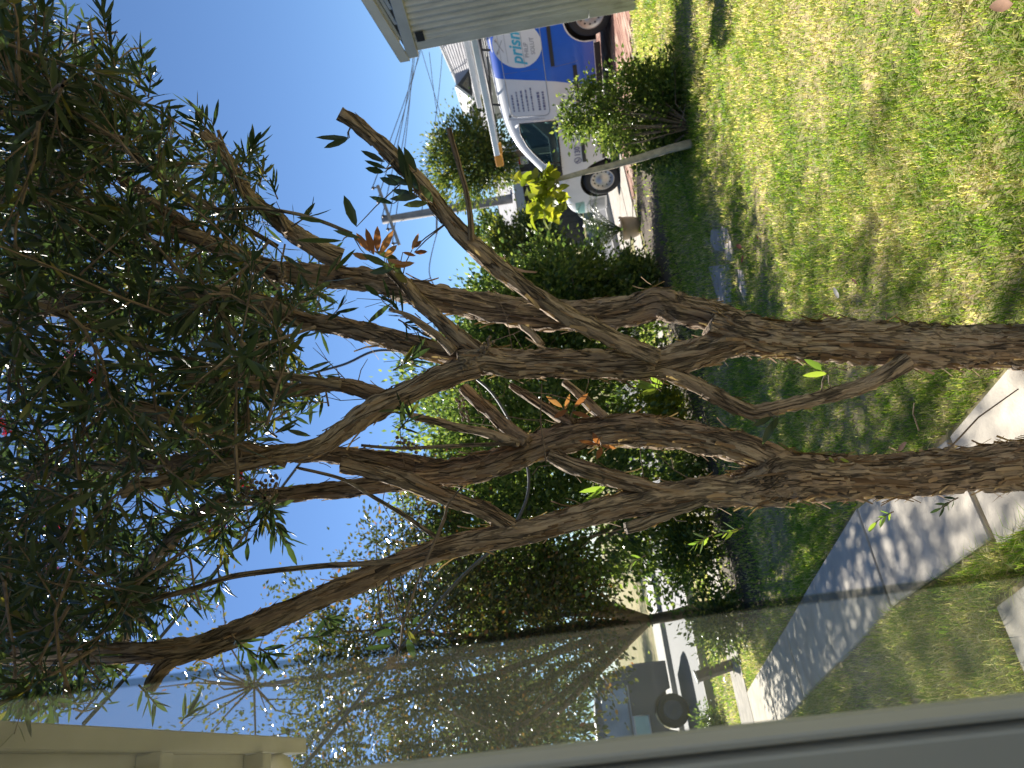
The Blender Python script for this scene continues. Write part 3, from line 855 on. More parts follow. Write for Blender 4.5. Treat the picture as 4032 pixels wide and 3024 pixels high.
# ------------------------------------------------------------------ power pole and lines
pd = 31.0
pbase = P(2215, 748, pd); ptop = P(1505, 868, pd)
pbase.z = 0
pole = empty('power_pole', pbase, label='grey timber power pole with crossarm across the street', cat='power pole')
M_pole = simple('pole_timber', (0.27, 0.25, 0.235), 0.85, var=0.2, scale=4)
mb = MB(); mb.tube([pbase - Vector((0, 0, .1)), pbase.lerp(ptop, .5), ptop], [0.21, 0.18, 0.15], 12)
wlink('shaft', mb.mesh('shaft', M_pole, True), pole)
a0, a1 = P(1572, 965, pd - .3), P(1487, 730, pd - .3)
zc = (a0.z + a1.z) / 2
mb = MB(); mb.tube([a0, a1], 0.08, 4); wlink('crossarm', mb.mesh('crossarm', M_pole), pole)
ins = []
for k in range(5):
    q = a0.lerp(a1, (0.04, 0.28, 0.5, 0.74, 0.97)[k])
    mb = MB(); mb.lathe([(0, 0.05), (0.03, 0.05), (0.03, 0.16), (0.07, 0.18), (0.07, 0.24), (0.03, 0.28), (0.0, 0.28)], 8, Matrix.Translation(q))
    wlink('insulator', mb.mesh('insulator', simple('insulator_brown', (0.10, 0.08, 0.07), 0.4), True), pole); ins.append(q + Vector((0, 0, .25)))
mb = MB(); mb.tube([pbase.lerp(ptop, .72), pbase.lerp(ptop, .72) + Vector((-0.9, 0, 0.15))], 0.04, 6)
wlink('bracket', mb.mesh('bracket', M_pole), pole)
M_wire = simple('wire', (0.06, 0.065, 0.075), 0.6)
def wire(pts, r, label, name='power_line', group='overhead power lines'):
    mb = MB(); mb.tube(pts, r, 5)
    return link(name, mb.mesh(name, M_wire, True), label=label, cat='cable', group=group)
def cr(pts, n=12):
    """catmull-rom through points"""
    out = []
    p = [pts[0]] + list(pts) + [pts[-1]]
    for i in range(1, len(p) - 2):
        for k in range(n):
            t = k / n
            a, b, c, d = p[i - 1], p[i], p[i + 1], p[i + 2]
            out.append(0.5 * ((2 * b) + (c - a) * t + (2 * a - 5 * b + 4 * c - d) * t * t + (3 * b - a - 3 * c + d) * t ** 3))
    out.append(p[-2])
    return out
WL = ['topmost overhead power line running right from the power pole', 'second overhead power line from the top, right of the power pole', 'third overhead power line from the top, right of the power pole', 'fourth overhead power line from the top, right of the power pole', 'fifth overhead power line from the top, right of the power pole', 'lowest overhead power line above the distant house roof']
for k, (xm, xe) in enumerate(((1560, 1595), (1594, 1621), (1614, 1632), (1628, 1659), (1655, 1683), (1708, 1727))):
    st = ins[min(4, k)] if k < 5 else pbase.lerp(ptop, .8)
    en = P(xe + (xe - xm) * 0.9, -30, 62); wire([st.lerp(en, t / 12) - Vector((0, 0, 0.35 * math.sin(math.pi * t / 12))) for t in range(13)], 0.02, WL[k])
for k, (x0, y0, x1, y1) in enumerate(((1660, 200, 1740, 470), (1690, 205, 1722, 450))):
    wire(cr([P(x0, y0, 45), P(x1, y1, 45), P(x1 + 60, y1 + 230, 45)], 6), 0.018, ('faint far power line slanting down behind the others, the longer one', 'faint far power line slanting behind the others, the steeper one')[k], group='far power lines')
wire(cr([pbase.lerp(ptop, .72) + Vector((-0.9, 0, .15)), P(1690, 1060, 24), P(1730, 1180, 18), P(1760, 1500, 12)], 8), 0.018, 'single pale service line running left from the power pole', group=None)
def cable(px, r, label):
    return wire(cr([P(*q) for q in px], 10), r, label, 'service_cable', None)
cable([(1150, 3075, 3.0), (1500, 2650, 3.4), (1800, 2290, 3.8), (1985, 2120, 4.0), (2075, 1960, 4.05), (2070, 1800, 4.1), (1990, 1625, 4.2), (1900, 1510, 4.3), (1740, 1420, 4.4), (1500, 1380, 4.6), (1340, 1440, 4.8), (1100, 1500, 5.0)], 0.0085, 'black cable curving behind the trunks down to the lower left')
cable([(330, 2850, 2.9), (520, 2640, 3.3), (800, 2310, 3.8), (1040, 2010, 4.3), (1200, 1800, 4.8)], 0.0085, 'thick black cable rising through the canopy from the eave')
cable([(300, 2830, 2.95), (500, 2610, 3.35), (760, 2290, 3.85), (960, 2000, 4.35)], 0.005, 'thinner black cable beside the thick one under the canopy')

# ------------------------------------------------------------------ white and blue van
M_vwhite = simple('van_white', (0.62, 0.63, 0.65), 0.35, var=0.02, coat=0.6)
M_vblue = simple('van_blue', (0.012, 0.095, 0.52), 0.35, var=0.04, coat=0.6)
M_black = simple('black_plastic', (0.022, 0.023, 0.025), 0.55, var=0.1)
M_rubber = simple('tyre_rubber', (0.022, 0.022, 0.023), 0.85, var=0.15)
M_rim = simple('steel_rim', (0.42, 0.40, 0.38), 0.4, metal=0.5, var=0.1)
M_alu = simple('aluminium', (0.58, 0.59, 0.60), 0.35, metal=0.7, var=0.08)
M_seat = simple('seat_cloth', (0.10, 0.11, 0.12), 0.9)
M_orange = simple('orange_plastic', (0.62, 0.28, 0.03), 0.5)
M_teal = simple('teal_print', (0.06, 0.36, 0.52), 0.5)
M_greyp = simple('grey_print', (0.28, 0.29, 0.33), 0.5)
M_navyp = simple('navy_print', (0.13, 0.14, 0.24), 0.5)
def glass_mat(name, tint, fac):
    m, n, l, b = new_mat(name)
    b.inputs['Base Color'].default_value = (0.02, 0.03, 0.035, 1); b.inputs['Roughness'].default_value = 0.05
    t = n.new('ShaderNodeBsdfTransparent'); t.inputs['Color'].default_value = (*tint, 1)
    mx = n.new('ShaderNodeMixShader'); mx.inputs['Fac'].default_value = fac
    l.new(t.outputs[0], mx.inputs[1]); l.new(b.outputs[0], mx.inputs[2])
    l.new(mx.outputs[0], n['Material Output'].inputs['Surface'])
    return m
M_cglass = glass_mat('car_glass', (0.62, 0.84, 0.82), 0.2)

def interp(x, pts):
    xs = [p[0] for p in pts]; ys = [p[1] for p in pts]
    return float(np.interp(x, xs, ys))
def smooth_curve(pts, n=200):
    v = cr([Vector((p[0], p[1], 0)) for p in pts], 14)
    return [(q.x, q.y) for q in v]

class Vehicle:
    def __init__(s, L, top, width, sill, axles, wr, belt=1.0, tumble=0.15):
        s.L, s.top, s.width, s.sill, s.axles, s.wr, s.belt, s.tumble = L, smooth_curve(top), smooth_curve(width), sill, axles, wr, belt, tumble
    def zt(s, x): return interp(x, s.top)
    def zb(s, x):
        z = s.sill
        for a in s.axles:
            d = abs(x - a); r = s.wr + 0.055
            if d < r: z = max(z, s.wr + math.sqrt(r * r - d * d) * 0.98)
        return z
    def y(s, x, z):
        w = interp(x, s.width); zt = s.zt(x)
        o = w
        if z < 0.62: o -= 0.05 * ((0.62 - z) / 0.4) ** 2
        if z > s.belt: o -= s.tumble * ((z - s.belt) / 0.8) ** 1.25
        r = 0.11
        if z > zt - r:
            q = min(1, (z - (zt - r)) / r); o -= 0.13 * (1 - math.sqrt(max(0, 1 - q * q)))
        return max(0.02, o)
    def body(s, holes=(), nx=150):
        xs = np.linspace(0, s.L, nx); V = []; rows = 22; roof = 6; npt = rows + roof * 2 + rows - 1
        for x in xs:
            zb, zt = s.zb(x), s.zt(x)
            zz = [zb + (zt - zb) * (1 - (1 - k / (rows - 1)) ** 1.25) for k in range(rows)]
            left = [(x, s.y(x, z), z) for z in zz]
            yt = left[-1][1]
            rf = [(x, yt * (1 - (k + 1) / (roof + 0.5) ), zt + 0.012 * ((k + 1) / roof)) for k in range(roof)]
            ring = left + rf + [(a, -b, c) for a, b, c in reversed(rf)] + [(a, -b, c) for a, b, c in reversed(left)]
            V += ring
        m = rows * 2 + roof * 2; Q = []
        for i in range(nx - 1):
            for k in range(m - 1):
                q = [i * m + k, (i + 1) * m + k, (i + 1) * m + k + 1, i * m + k + 1]
                cx = sum(V[j][0] for j in q) / 4; cz = sum(V[j][2] for j in q) / 4; cy = sum(V[j][1] for j in q) / 4
                if any(h(cx, cy, cz) for h in holes): continue
                Q.append(q)
        T = []
        base = len(V)
        for i in (0, nx - 1):
            c = len(V); ring = [i * m + k for k in range(m)]
            x, y_, z = V[ring[0]]
            V.append((xs[i] + (0.03 if i else -0.03), 0, (V[ring[0]][2] + V[ring[rows]][2]) / 2))
            for k in range(m - 1): T.append([ring[k], ring[k + 1], c] if i == 0 else [ring[k + 1], ring[k], c])
        return V, Q, T
    def patch(s, fx0, fx1, z0, z1, off, nz=14, nx=24, side=1):
        """patch lying on the body side; edges given as functions of height"""
        V, Q = [], []
        for k in range(nz + 1):
            z = z0 + (z1 - z0) * k / nz
            xa, xb = fx0(z), fx1(z)
            for i in range(nx + 1):
                x = xa + (xb - xa) * i / nx
                V.append((x, side * (s.y(x, z) + off), z))
        for k in range(nz):
            for i in range(nx):
                a = k * (nx + 1) + i
                Q.append([a, a + nx + 1, a + nx + 2, a + 1] if side > 0 else [a, a + 1, a + nx + 2, a + nx + 1])
        return V, Q
    def line(s, pts, r, off=0.0, n=5, side=1):
        mb = MB(); mb.tube([(x, side * (s.y(x, z) + off), z) for x, z in pts], r, n); return mb

def pip(x, z, poly):
    c = False; j = len(poly) - 1
    for i in range(len(poly)):
        xi, zi = poly[i]; xj, zj = poly[j]
        if (zi > z) != (zj > z) and x < (xj - xi) * (z - zi) / (zj - zi) + xi: c = not c
        j = i
    return c

va, vb = G(2408, 30), G(2442, 655)
vdir = (vb - va).normalized()
VH = Vehicle(4.72, [(0, 1.66), (0.1, 1.77), (0.5, 1.825), (1.3, 1.845), (2.2, 1.83), (2.65, 1.78), (3.0, 1.66), (3.35, 1.44), (3.7, 1.19), (3.92, 1.07), (4.2, 1.0), (4.5, 0.90), (4.66, 0.76), (4.72, 0.55)],
             [(0, 0.84), (0.15, 0.88), (1, 0.895), (3.6, 0.895), (4.1, 0.87), (4.45, 0.78), (4.65, 0.64), (4.72, 0.5)], 0.26, (0.95, 3.80), 0.325)
vang = math.atan2(vdir.y, vdir.x)
vleft = Vector((-vdir.y, vdir.x, 0))
vmid = va - vdir * 0.95 - vleft * 0.80
van = empty('delivery_van', vmid, vang, label='white and blue tradesman van with roof rack parked on the brick driveway', cat='van')
Wp = [(2.52, 0.985), (2.52, 1.55), (2.72, 1.555), (2.95, 1.47), (3.2, 1.31), (3.42, 1.14), (3.60, 1.0)]
def hole_side(x, y, z): return abs(y) > 0.55 and pip(x, z, Wp)
def hole_ws(x, y, z): return 3.02 < x < 3.86 and abs(y) < 0.60 + 0.08 * (x - 3.0) and z > VH.zt(x) - 0.06
V, Q, T = VH.body((hole_side, hole_ws), 170)
link('body', mesh_np('body', V, tris=T, quads=Q, mat=M_vwhite, smooth=True), van)
# floor pan and wheel wells
mb = MB(); mb.box((0.15, -0.72, 0.24), (4.5, 0.72, 0.30)); mb.box((0.45, -0.68, 0.30), (1.5, 0.68, 0.75)); mb.box((3.28, -0.68, 0.30), (4.3, 0.68, 0.72))
link('underbody', mb.mesh('underbody', M_black), van)
# windows
def polypatch(poly, off, side=1, n=7):
    V, T = [], []
    cx = sum(p[0] for p in poly) / len(poly); cz = sum(p[1] for p in poly) / len(poly)
    m = len(poly)
    for r_ in range(n + 1):
        f = r_ / n
        for p in poly:
            x, z = cx + (p[0] - cx) * f, cz + (p[1] - cz) * f
            V.append((x, side * (VH.y(x, z) + off), z))
    Q = []
    for r_ in range(n):
        for i in range(m):
            j = (i + 1) % m
            q = [r_ * m + i, r_ * m + j, (r_ + 1) * m + j, (r_ + 1) * m + i]
            Q.append(q)
    return V, Q
def dens(poly, k=6, grow=0.0):
    out = []
    cx = sum(p[0] for p in poly) / len(poly); cz = sum(p[1] for p in poly) / len(poly)
    for i in range(len(poly)):
        a, b = poly[i], poly[(i + 1) % len(poly)]
        for t in range(k):
            x, z = a[0] + (b[0] - a[0]) * t / k, a[1] + (b[1] - a[1]) * t / k
            d = math.hypot(x - cx, z - cz)
            out.append((x + (x - cx) / d * grow, z + (z - cz) / d * grow))
    return out
for sd in (1, -1):
    V, Q = polypatch(dens(Wp, 6, 0.012), 0.004, sd)
    w_ = link('door_window', mesh_np('door_window', V, quads=Q, mat=M_cglass, smooth=True), van)
    dp = dens(Wp, 6, 0.012)
    mb = VH.line(dp + [dp[0]], 0.014, 0.004, 5, sd)
    link('window_seal', mb.mesh('window_seal', M_black, True), w_)
    mb = VH.line([(3.30, 1.0), (3.30, 1.24)], 0.014, 0.004, 5, sd); link('quarter_bar', mb.mesh('quarter_bar', M_black, True), w_)
Vw, Qw = [], []
for i in range(13):
    x = 2.99 + (3.89 - 2.99) * i / 12
    for k in range(9):
        yy = (0.62 + 0.08 * (x - 3.0)) * (k / 4 - 1)
        Vw.append((x, yy, VH.zt(x) + 0.018))
for i in range(12):
    for k in range(8): Qw.append([i * 9 + k, (i + 1) * 9 + k, (i + 1) * 9 + k + 1, i * 9 + k + 1])
link('windscreen', mesh_np('windscreen', Vw, quads=Qw, mat=M_cglass, smooth=True), van)
# cabin inside
for yy in (0.38, -0.38):
    mb = MB(); mb.box((2.45, yy - .24, .35), (2.95, yy + .24, .72)); mb.box((2.42, yy - .23, .7), (2.60, yy + .23, 1.28)); mb.box((2.45, yy - .12, 1.3), (2.56, yy + .12, 1.5))
    link('seat', bevel(mb.mesh('seat', M_seat), .03, 2), van)
mb = MB(); mb.box((3.35, -.75, .55), (3.85, .75, .98)); link('dashboard', bevel(mb.mesh('dashboard', M_black), .04, 2), van)
mb = MB(); mb.box((2.36, -.78, .35), (2.40, .78, 1.70)); link('bulkhead', mb.mesh('bulkhead', M_seat), van)
ring = [Vector((3.22 + 0.05 * math.cos(a), -.38 + .19 * math.cos(a * 1) * 0 + .19 * math.sin(a), 1.0 + .17 * math.cos(a))) for a in [2 * math.pi * k / 20 for k in range(21)]]
mb = MB(); mb.tube(ring, .014, 5); link('steering_wheel', mb.mesh('steering_wheel', M_black, True), van)
# blue wrap on the rear half
bl_edge = smooth_curve([(0.30, 2.10), (0.6, 1.96), (1.0, 1.83), (1.4, 1.77), (1.80, 1.72)])
for sd in (1, -1):
    for (z0, z1, f0, hole) in ((0.74, 1.815, None, 0), (0.30, 0.74, 1, 0)):
        if f0:
            fx0 = lambda z: 0.95 + math.sqrt(max(0, 0.395 ** 2 - max(0, (z - 0.325)) ** 2))
        else:
            fx0 = lambda z: 0.03
        V, Q = VH.patch(fx0, lambda z: interp(z, bl_edge), z0, z1, 0.003, 20, 24, sd)
        link('blue_wrap', mesh_np('blue_wrap', V, quads=Q, mat=M_vblue, smooth=True), van)
    V, Q = VH.patch(lambda z: 0.03, lambda z: 0.95 - math.sqrt(max(0, 0.395 ** 2 - max(0, (z - 0.325)) ** 2)), 0.30, 0.74, 0.003, 12, 8, sd)
    link('blue_wrap', mesh_np('blue_wrap', V, quads=Q, mat=M_vblue, smooth=True), van)
# round emblem with lettering
cxc, czc, rc = 1.22, 1.40, 0.355
def disc(cx, cz, r, off, mat, name, parent, n=40, rings=8):
    V, Q = [], []
    for k in range(rings + 1):
        for i in range(n):
            a = 2 * math.pi * i / n; x, z = cx + r * k / rings * math.cos(a), cz + r * k / rings * math.sin(a)
            V.append((x, VH.y(x, z) + off, z))
    for k in range(rings):
        for i in range(n):
            j = (i + 1) % n; Q.append([k * n + i, (k + 1) * n + i, (k + 1) * n + j, k * n + j])
    return link(name, mesh_np(name, V, quads=Q, mat=mat, smooth=True), parent)
emb = disc(cxc, czc, rc, 0.006, M_vwhite, 'round_emblem', van)
def text_on(body, x0, z0, size, mat, name, parent, shear=0.0, rotz=0.0, bold=0.0, off=0.009):
    cu = bpy.data.curves.new('lettering', 'FONT')
    cu.body = body; cu.size = size; cu.shear = shear; cu.offset = bold; cu.align_x = 'LEFT'; cu.resolution_u = 3
    ob = bpy.data.objects.new('tmp', cu); C.objects.link(ob)
    dg = bpy.context.evaluated_depsgraph_get()
    me = bpy.data.meshes.new_from_object(ob.evaluated_get(dg))
    bpy.data.objects.remove(ob)
    ca, sa = math.cos(rotz), math.sin(rotz)
    for v in me.vertices:
        tx, ty = v.co.x * ca - v.co.y * sa, v.co.x * sa + v.co.y * ca
        x, z = x0 - tx, z0 + ty
        v.co = (x, VH.y(x, z) + off, z)
    me.materials.clear(); me.materials.append(mat)
    return link(name, me, parent)
text_on('prism', cxc + 0.30, czc - 0.05, 0.25, M_teal, 'lettering', emb, 0.25, 0.0, 0.006)
text_on('PHILIP', cxc + 0.20, czc - 0.15, 0.085, M_greyp, 'lettering', emb, 0, 0, 0.001)
text_on('SOLUT', cxc + 0.16, czc - 0.245, 0.085, M_greyp, 'lettering', emb, 0, 0, 0.001)
for zz, w_ in ((czc - 0.07, .33), (czc + 0.17, .26)):
    mb = VH.line([(cxc - w_, zz), (cxc, zz), (cxc + w_, zz)], 0.004, 0.008, 4); link('rule_line', mb.mesh('rule_line', M_greyp), emb)
for sgn in (-1, 1):
    mb = VH.line([(cxc + sgn * .09, czc + .21), (cxc - sgn * .09, czc + .30)], 0.006, 0.010, 4); link('tool_mark', mb.mesh('tool_mark', M_greyp), emb)
    mb = VH.line([(cxc - sgn * .075, czc + .295), (cxc - sgn * .11, czc + .305)], 0.018, 0.010, 5); link('tool_mark', mb.mesh('tool_mark', M_greyp), emb)
# small print on the white panel (too fine to read) and the phone number on the door
rp = random.Random(11)
for k in range(7):
    z = 1.60 - k * 0.074 - (0.03 if k > 4 else 0)
    x = 2.30
    end = (2.02, 1.98, 1.98, 1.95, 1.90, 2.0, 2.0)[k]
    mb = MB()
    while x > end:
        w_ = rp.uniform(0.02, 0.055); h_ = rp.uniform(0.009, 0.014) * (1.5 if k > 4 else 1)
        vs = [(xx, VH.y(xx, zz) + 0.006, zz) for xx, zz in ((x, z - h_), (x - w_, z - h_), (x - w_, z + h_), (x, z + h_))]
        mb.add(vs, [(0, 1, 2, 3)]); x -= w_ + 0.014
    link('print_line', mb.mesh('print_line', M_navyp), van)
ph = VH.line([(3.32 + .055 * math.cos(a), .70 + .055 * math.sin(a)) for a in [2 * math.pi * k / 16 for k in range(17)]], 0.006, 0.006, 4)
link('phone_icon', ph.mesh('phone_icon', M_navyp), van)
mb = VH.line([(3.345, .735), (3.335, .70), (3.30, .675)], 0.010, 0.006, 4); link('phone_icon', mb.mesh('phone_icon', M_navyp), van)
text_on('130', 3.24, 0.655, 0.125, M_navyp, 'lettering', van, 0, 0, 0.003, 0.008)
# seams, mouldings, handle
def rr_loop(x0, x1, z0, z1, r):
    o = []
    for cx, cz, a0 in ((x1 - r, z1 - r, 0), (x0 + r, z1 - r, 90), (x0 + r, z0 + r, 180), (x1 - r, z0 + r, 270)):
        for k in range(7):
            a = R(a0 + 15 * k); o.append((cx + r * math.cos(a), cz + r * math.sin(a)))
    return o + [o[0]]
M_seam = simple('panel_seam', (0.33, 0.34, 0.36), 0.5)
mb = VH.line(rr_loop(0.45, 2.40, 1.05, 1.665, 0.09), 0.007, 0.003, 4); link('panel_groove', mb.mesh('panel_groove', M_seam, True), van)
for pl in ([(1.66, 1.70), (1.62, 1.2), (1.62, .9), (1.60, .6), (1.5, .32)], [(2.44, 1.72), (2.45, 1.2), (2.45, .6), (2.47, .34)], [(3.66, .98), (3.62, .75)]):
    mb = VH.line(pl, 0.005, 0.003, 4); link('door_seam', mb.mesh('door_seam', M_seam if pl[0][0] > 2 else simple('blue_seam', (0.10, 0.13, 0.32), 0.5)), van)
for (xa, xb, z, h_) in ((0.15, 1.60, 0.925, 0.028), (1.64, 2.43, 0.605, 0.03), (2.47, 3.36, 0.595, 0.03)):
    V, Q = VH.patch(lambda q: xa, lambda q: xb, z - h_, z + h_, 0.016, 2, 20)
    link('side_moulding', mesh_np('side_moulding', V, quads=Q, mat=M_black), van)
mb = VH.line([(2.62, .885), (2.60, .89), (2.48, .89), (2.46, .885)], 0.018, 0.022, 6); link('door_handle', mb.mesh('door_handle', M_black, True), van)
mb = VH.line([(2.50, 0.985), (2.50, 1.3), (2.505, 1.56), (2.58, 1.62)], 0.020, -0.004, 6); link('door_pillar', mb.mesh('door_pillar', M_vwhite, True), van)
V, Q = VH.patch(lambda q: 1.38, lambda q: 3.38, 0.20, 0.29, 0.002, 3, 20); link('sill_trim', mesh_np('sill_trim', V, quads=Q, mat=M_black), van)
disc(3.72, .90, .03, 0.008, M_vwhite, 'side_repeater', van, 12, 2)
mb = MB(); mb.box((3.32, .94, .98), (3.44, 1.12, 1.16)); link('mirror', bevel(mb.mesh('mirror', M_black), .03, 2), van)
V, Q = VH.patch(lambda q: 4.22, lambda q: 4.62, 0.66, 0.82, 0.006, 5, 10); link('headlight', mesh_np('headlight', V, quads=Q, mat=M_cglass, smooth=True), van)
V, Q = VH.patch(lambda q: 4.22, lambda q: 4.715, 0.30, 0.56, 0.012, 5, 10); link('bumper', mesh_np('bumper', V, quads=Q, mat=simple('bumper_grey', (0.30, 0.31, 0.32), 0.5), smooth=True), van)
for ax in (0.95, 3.80):
    for sd in (1, -1):
        w0 = 0.885 * sd
        Mw = Matrix.Translation((ax, w0, 0.325)) @ Matrix.Rotation(-sd * math.pi / 2, 4, 'X')
        mb = MB(); mb.lathe([(0.20, 0.0), (0.23, 0.012), (0.29, 0.012), (0.318, -0.02), (0.325, -0.06), (0.325, -0.16), (0.30, -0.21), (0.20, -0.21)], 36, Mw)
        wh = link('wheel', mb.mesh('wheel', M_rubber, True), van)
        mb = MB(); mb.lathe([(0.0, 0.004), (0.055, 0.004), (0.065, -0.012), (0.10, -0.02), (0.17, -0.032), (0.185, 0.0), (0.205, 0.008), (0.21, -0.02)], 32, Mw); link('rim', mb.mesh('rim', M_rim, True), wh)
        for k in range(12):
            a = 2 * math.pi * k / 12
            mb = MB(); mb.lathe([(0.0, 0.0), (0.014, 0.0), (0.014, -0.004)], 8, Mw @ Matrix.Translation((0.145 * math.cos(a), 0.145 * math.sin(a), -0.022)))
            link('rim_slot', mb.mesh('rim_slot', M_black), wh)
# roof rack and load
rk = MB()
for x in (0.35, 1.25, 2.15): rk.tube([(x, -.78, 1.80), (x, -.72, 1.93), (x, .72, 1.93), (x, .78, 1.80)], 0.018, 6)
for y in (-.74, .74): rk.tube([(0.2, y, 1.93), (2.5, y, 1.93)], 0.018, 6)
link('roof_rack', rk.mesh('roof_rack', M_black, True), van)
lad = empty('extension_ladder', vmid, vang, label='aluminium ladder with an orange foot lashed on the van roof rack', cat='ladder')
for y in (.62, .28):
    mb = MB(); mb.box((-0.1, y - .02, 1.965), (3.15, y + .02, 2.055)); link('rail', bevel(mb.mesh('rail', M_alu), .006, 1), lad)
    mb = MB(); mb.box((3.15, y - .035, 1.93), (3.36, y + .035, 2.06)); link('foot', bevel(mb.mesh('foot', M_orange), .02, 2), lad)
rung = MB().box((-0.018, 0.30, -0.018), (0.018, 0.60, 0.018)).mesh('rung', M_alu)
for k in range(11):
    o = link('rung', rung, lad); o.location = (0.05 + k * 0.29, 0, 2.01)
lad2 = empty('folding_ladder', vmid, vang, label='white folding ladder lying on top of the load on the van roof', cat='ladder')
for y in (.5, .12):
    mb = MB(); mb.box((0.1, y - .02, 2.10), (2.3, y + .02, 2.18)); link('rail', bevel(mb.mesh('rail', M_white), .006, 1), lad2)
rung2 = MB().box((-0.03, 0.14, -0.015), (0.03, 0.48, 0.015)).mesh('rung', M_white)
for k in range(8):
    o = link('rung', rung2, lad2); o.location = (0.2 + k * 0.28, 0, 2.14)
for k, (y, z, r_, x0, x1, mt, lab) in enumerate(((.05, 1.99, .045, 0.0, 2.7, M_alu, 'grey conduit tube on the van roof rack nearest the ladder'), (-.12, 2.0, .055, -.1, 2.5, M_black, 'black conduit tube in the middle of the van roof rack'), (-.3, 1.99, .045, 0, 2.6, M_white, 'white plastic pipe on the far side of the van roof rack'))):
    mb = MB(); mb.tube([(x0, y, z), (x1, y, z)], r_, 12); mb.tube([(x0 + .3, y, z), (x0 + .38, y, z)], r_ * 1.12, 12)
    o = link('conduit_tube', mb.mesh('conduit_tube', mt, True), label=lab, cat='pipe', group='load on the van roof'); o.location = vmid; o.rotation_euler = (0, 0, vang)

# ------------------------------------------------------------------ dark vehicle parked across the street
r_ = ray(2500, 2870); sg = CAM + r_ * (17.6 / r_.dot(E2)); sg.z = 0
suv_a = math.atan2(E1.y, E1.x)
VS = Vehicle(4.9, [(0, 1.05), (0.15, 1.55), (0.5, 1.85), (1.4, 1.93), (2.6, 1.92), (3.1, 1.78), (3.6, 1.38), (3.9, 1.18), (4.5, 1.08), (4.8, 0.92), (4.9, 0.6)],
             [(0, 0.86), (0.2, 0.92), (4, 0.92), (4.6, 0.85), (4.9, 0.6)], 0.30, (0.95, 3.9), 0.32, 1.1)
M_dcar = simple('dark_car_paint', (0.13, 0.13, 0.135), 0.35, var=0.05, coat=0.5)
suv = empty('parked_wagon', sg + E1 * 1.1, suv_a + math.pi, label='dark grey wagon with pale windows parked across the street', cat='car')
V, Q, T = VS.body((), 110)
link('body', mesh_np('body', V, tris=T, quads=Q, mat=M_dcar, smooth=True), suv)
M_pglass = simple('sky_pale_glass', (0.30, 0.36, 0.40), 0.08, var=0.3, scale=1.5, spec=0.9)  # reflected sky put into the pale base colour
for (xa, xb, ta, tb_) in ((0.45, 1.35, 0.3, 0.55), (1.42, 2.4, 1.42, 1.42), (2.47, 3.55, 2.47, 2.9)):
    V, Q = VS.patch(lambda z: xa + (ta - xa) * 0 + 0.0, lambda z: xb - max(0, (z - 1.2)) * (0.95 if xb > 3 else 0.0), 1.2, 1.72, 0.006, 8, 10)
    link('window', mesh_np('window', V, quads=Q, mat=M_pglass, smooth=True), suv)
for z, w_ in ((1.15, 0.014), (0.52, 0.012)):
    mb = VS.line([(x, z) for x in np.linspace(1.5 if z < 1 else 0.4, 3.4, 24)], w_, 0.012, 5); link('chrome_strip', mb.mesh('chrome_strip', M_alu, True), suv)
V, Q = VS.patch(lambda z: 1.0, lambda z: 1.9, 0.82, 1.12, 0.02, 4, 10)  # pale panel and frame added to imitate a bright teal glint
tq = link('teal_glint_panel', mesh_np('teal_glint_panel', V, quads=Q, mat=simple('pale_teal_glint', (0.42, 0.62, 0.58), 0.12, var=0.1)), suv)
mb = VS.line([(1.0, .82), (1.9, .82), (1.9, 1.12), (1.0, 1.12), (1.0, .82)], 0.02, 0.022, 5); link('chrome_frame', mb.mesh('chrome_frame', M_alu, True), tq)
mb = VS.line([(2.2, .86), (2.35, .86)], 0.02, 0.02, 5); link('door_handle', mb.mesh('door_handle', M_alu), suv)
for ax in (0.95, 3.9):
    Mw = Matrix.Translation((ax, 0.88, 0.32)) @ Matrix.Scale(0.89, 4) @ Matrix.Rotation(-math.pi / 2, 4, 'X')
    mb = MB(); mb.lathe([(0.0, -0.01), (0.2, -.01), (0.22, 0.0), (0.23, 0.012), (0.32, 0.012), (0.35, -0.02), (0.36, -0.06), (0.36, -0.2), (0.2, -0.22)], 30, Mw); wh = link('wheel', mb.mesh('wheel', M_rubber, True), suv)
    mb = MB(); mb.lathe([(0.0, 0.01), (0.05, 0.012), (0.08, -0.004), (0.17, -0.006), (0.21, 0.008), (0.215, -0.01)], 24, Mw); link('rim', mb.mesh('rim', M_seat, True), wh)

# ------------------------------------------------------------------ timber post at the path end, shade shrub at the roadside
pp = G(2890, 2615)
post = empty('timber_post', pp, label='short leaning timber post at the end of the concrete path', cat='post')
tp = P(2745, 2665, proj(pp)[2])
mb = MB(); ax_ = (tp - pp); 
zq = ax_.normalized(); xq = zq.orthogonal().normalized(); yq = zq.cross(xq)
Mp = Matrix((xq, yq, zq)).transposed().to_4x4(); Mp.translation = pp
mb.box((-.05, -.05, -.05), (.05, .05, ax_.length), Mp)
wlink('shaft', bevel(mb.mesh('shaft', simple('old_timber', (0.13, 0.11, 0.09), 0.85, var=0.3, scale=15)), .008, 1), post)
mb = MB(); mb.box((-.058, -.058, ax_.length), (.058, .058, ax_.length + .02), Mp); wlink('cap', mb.mesh('cap', M_trim), post)
tree('verge_shrub', 'small dark shrub at the verge beside the window edge', G(2850, 2860), 0.35, (0.25, 0.25, 0.2), 40, 35, 0.05, M_hedge, 171, 'shrub', trunk_r=0.015, clump_r=0.07, limbs=4)

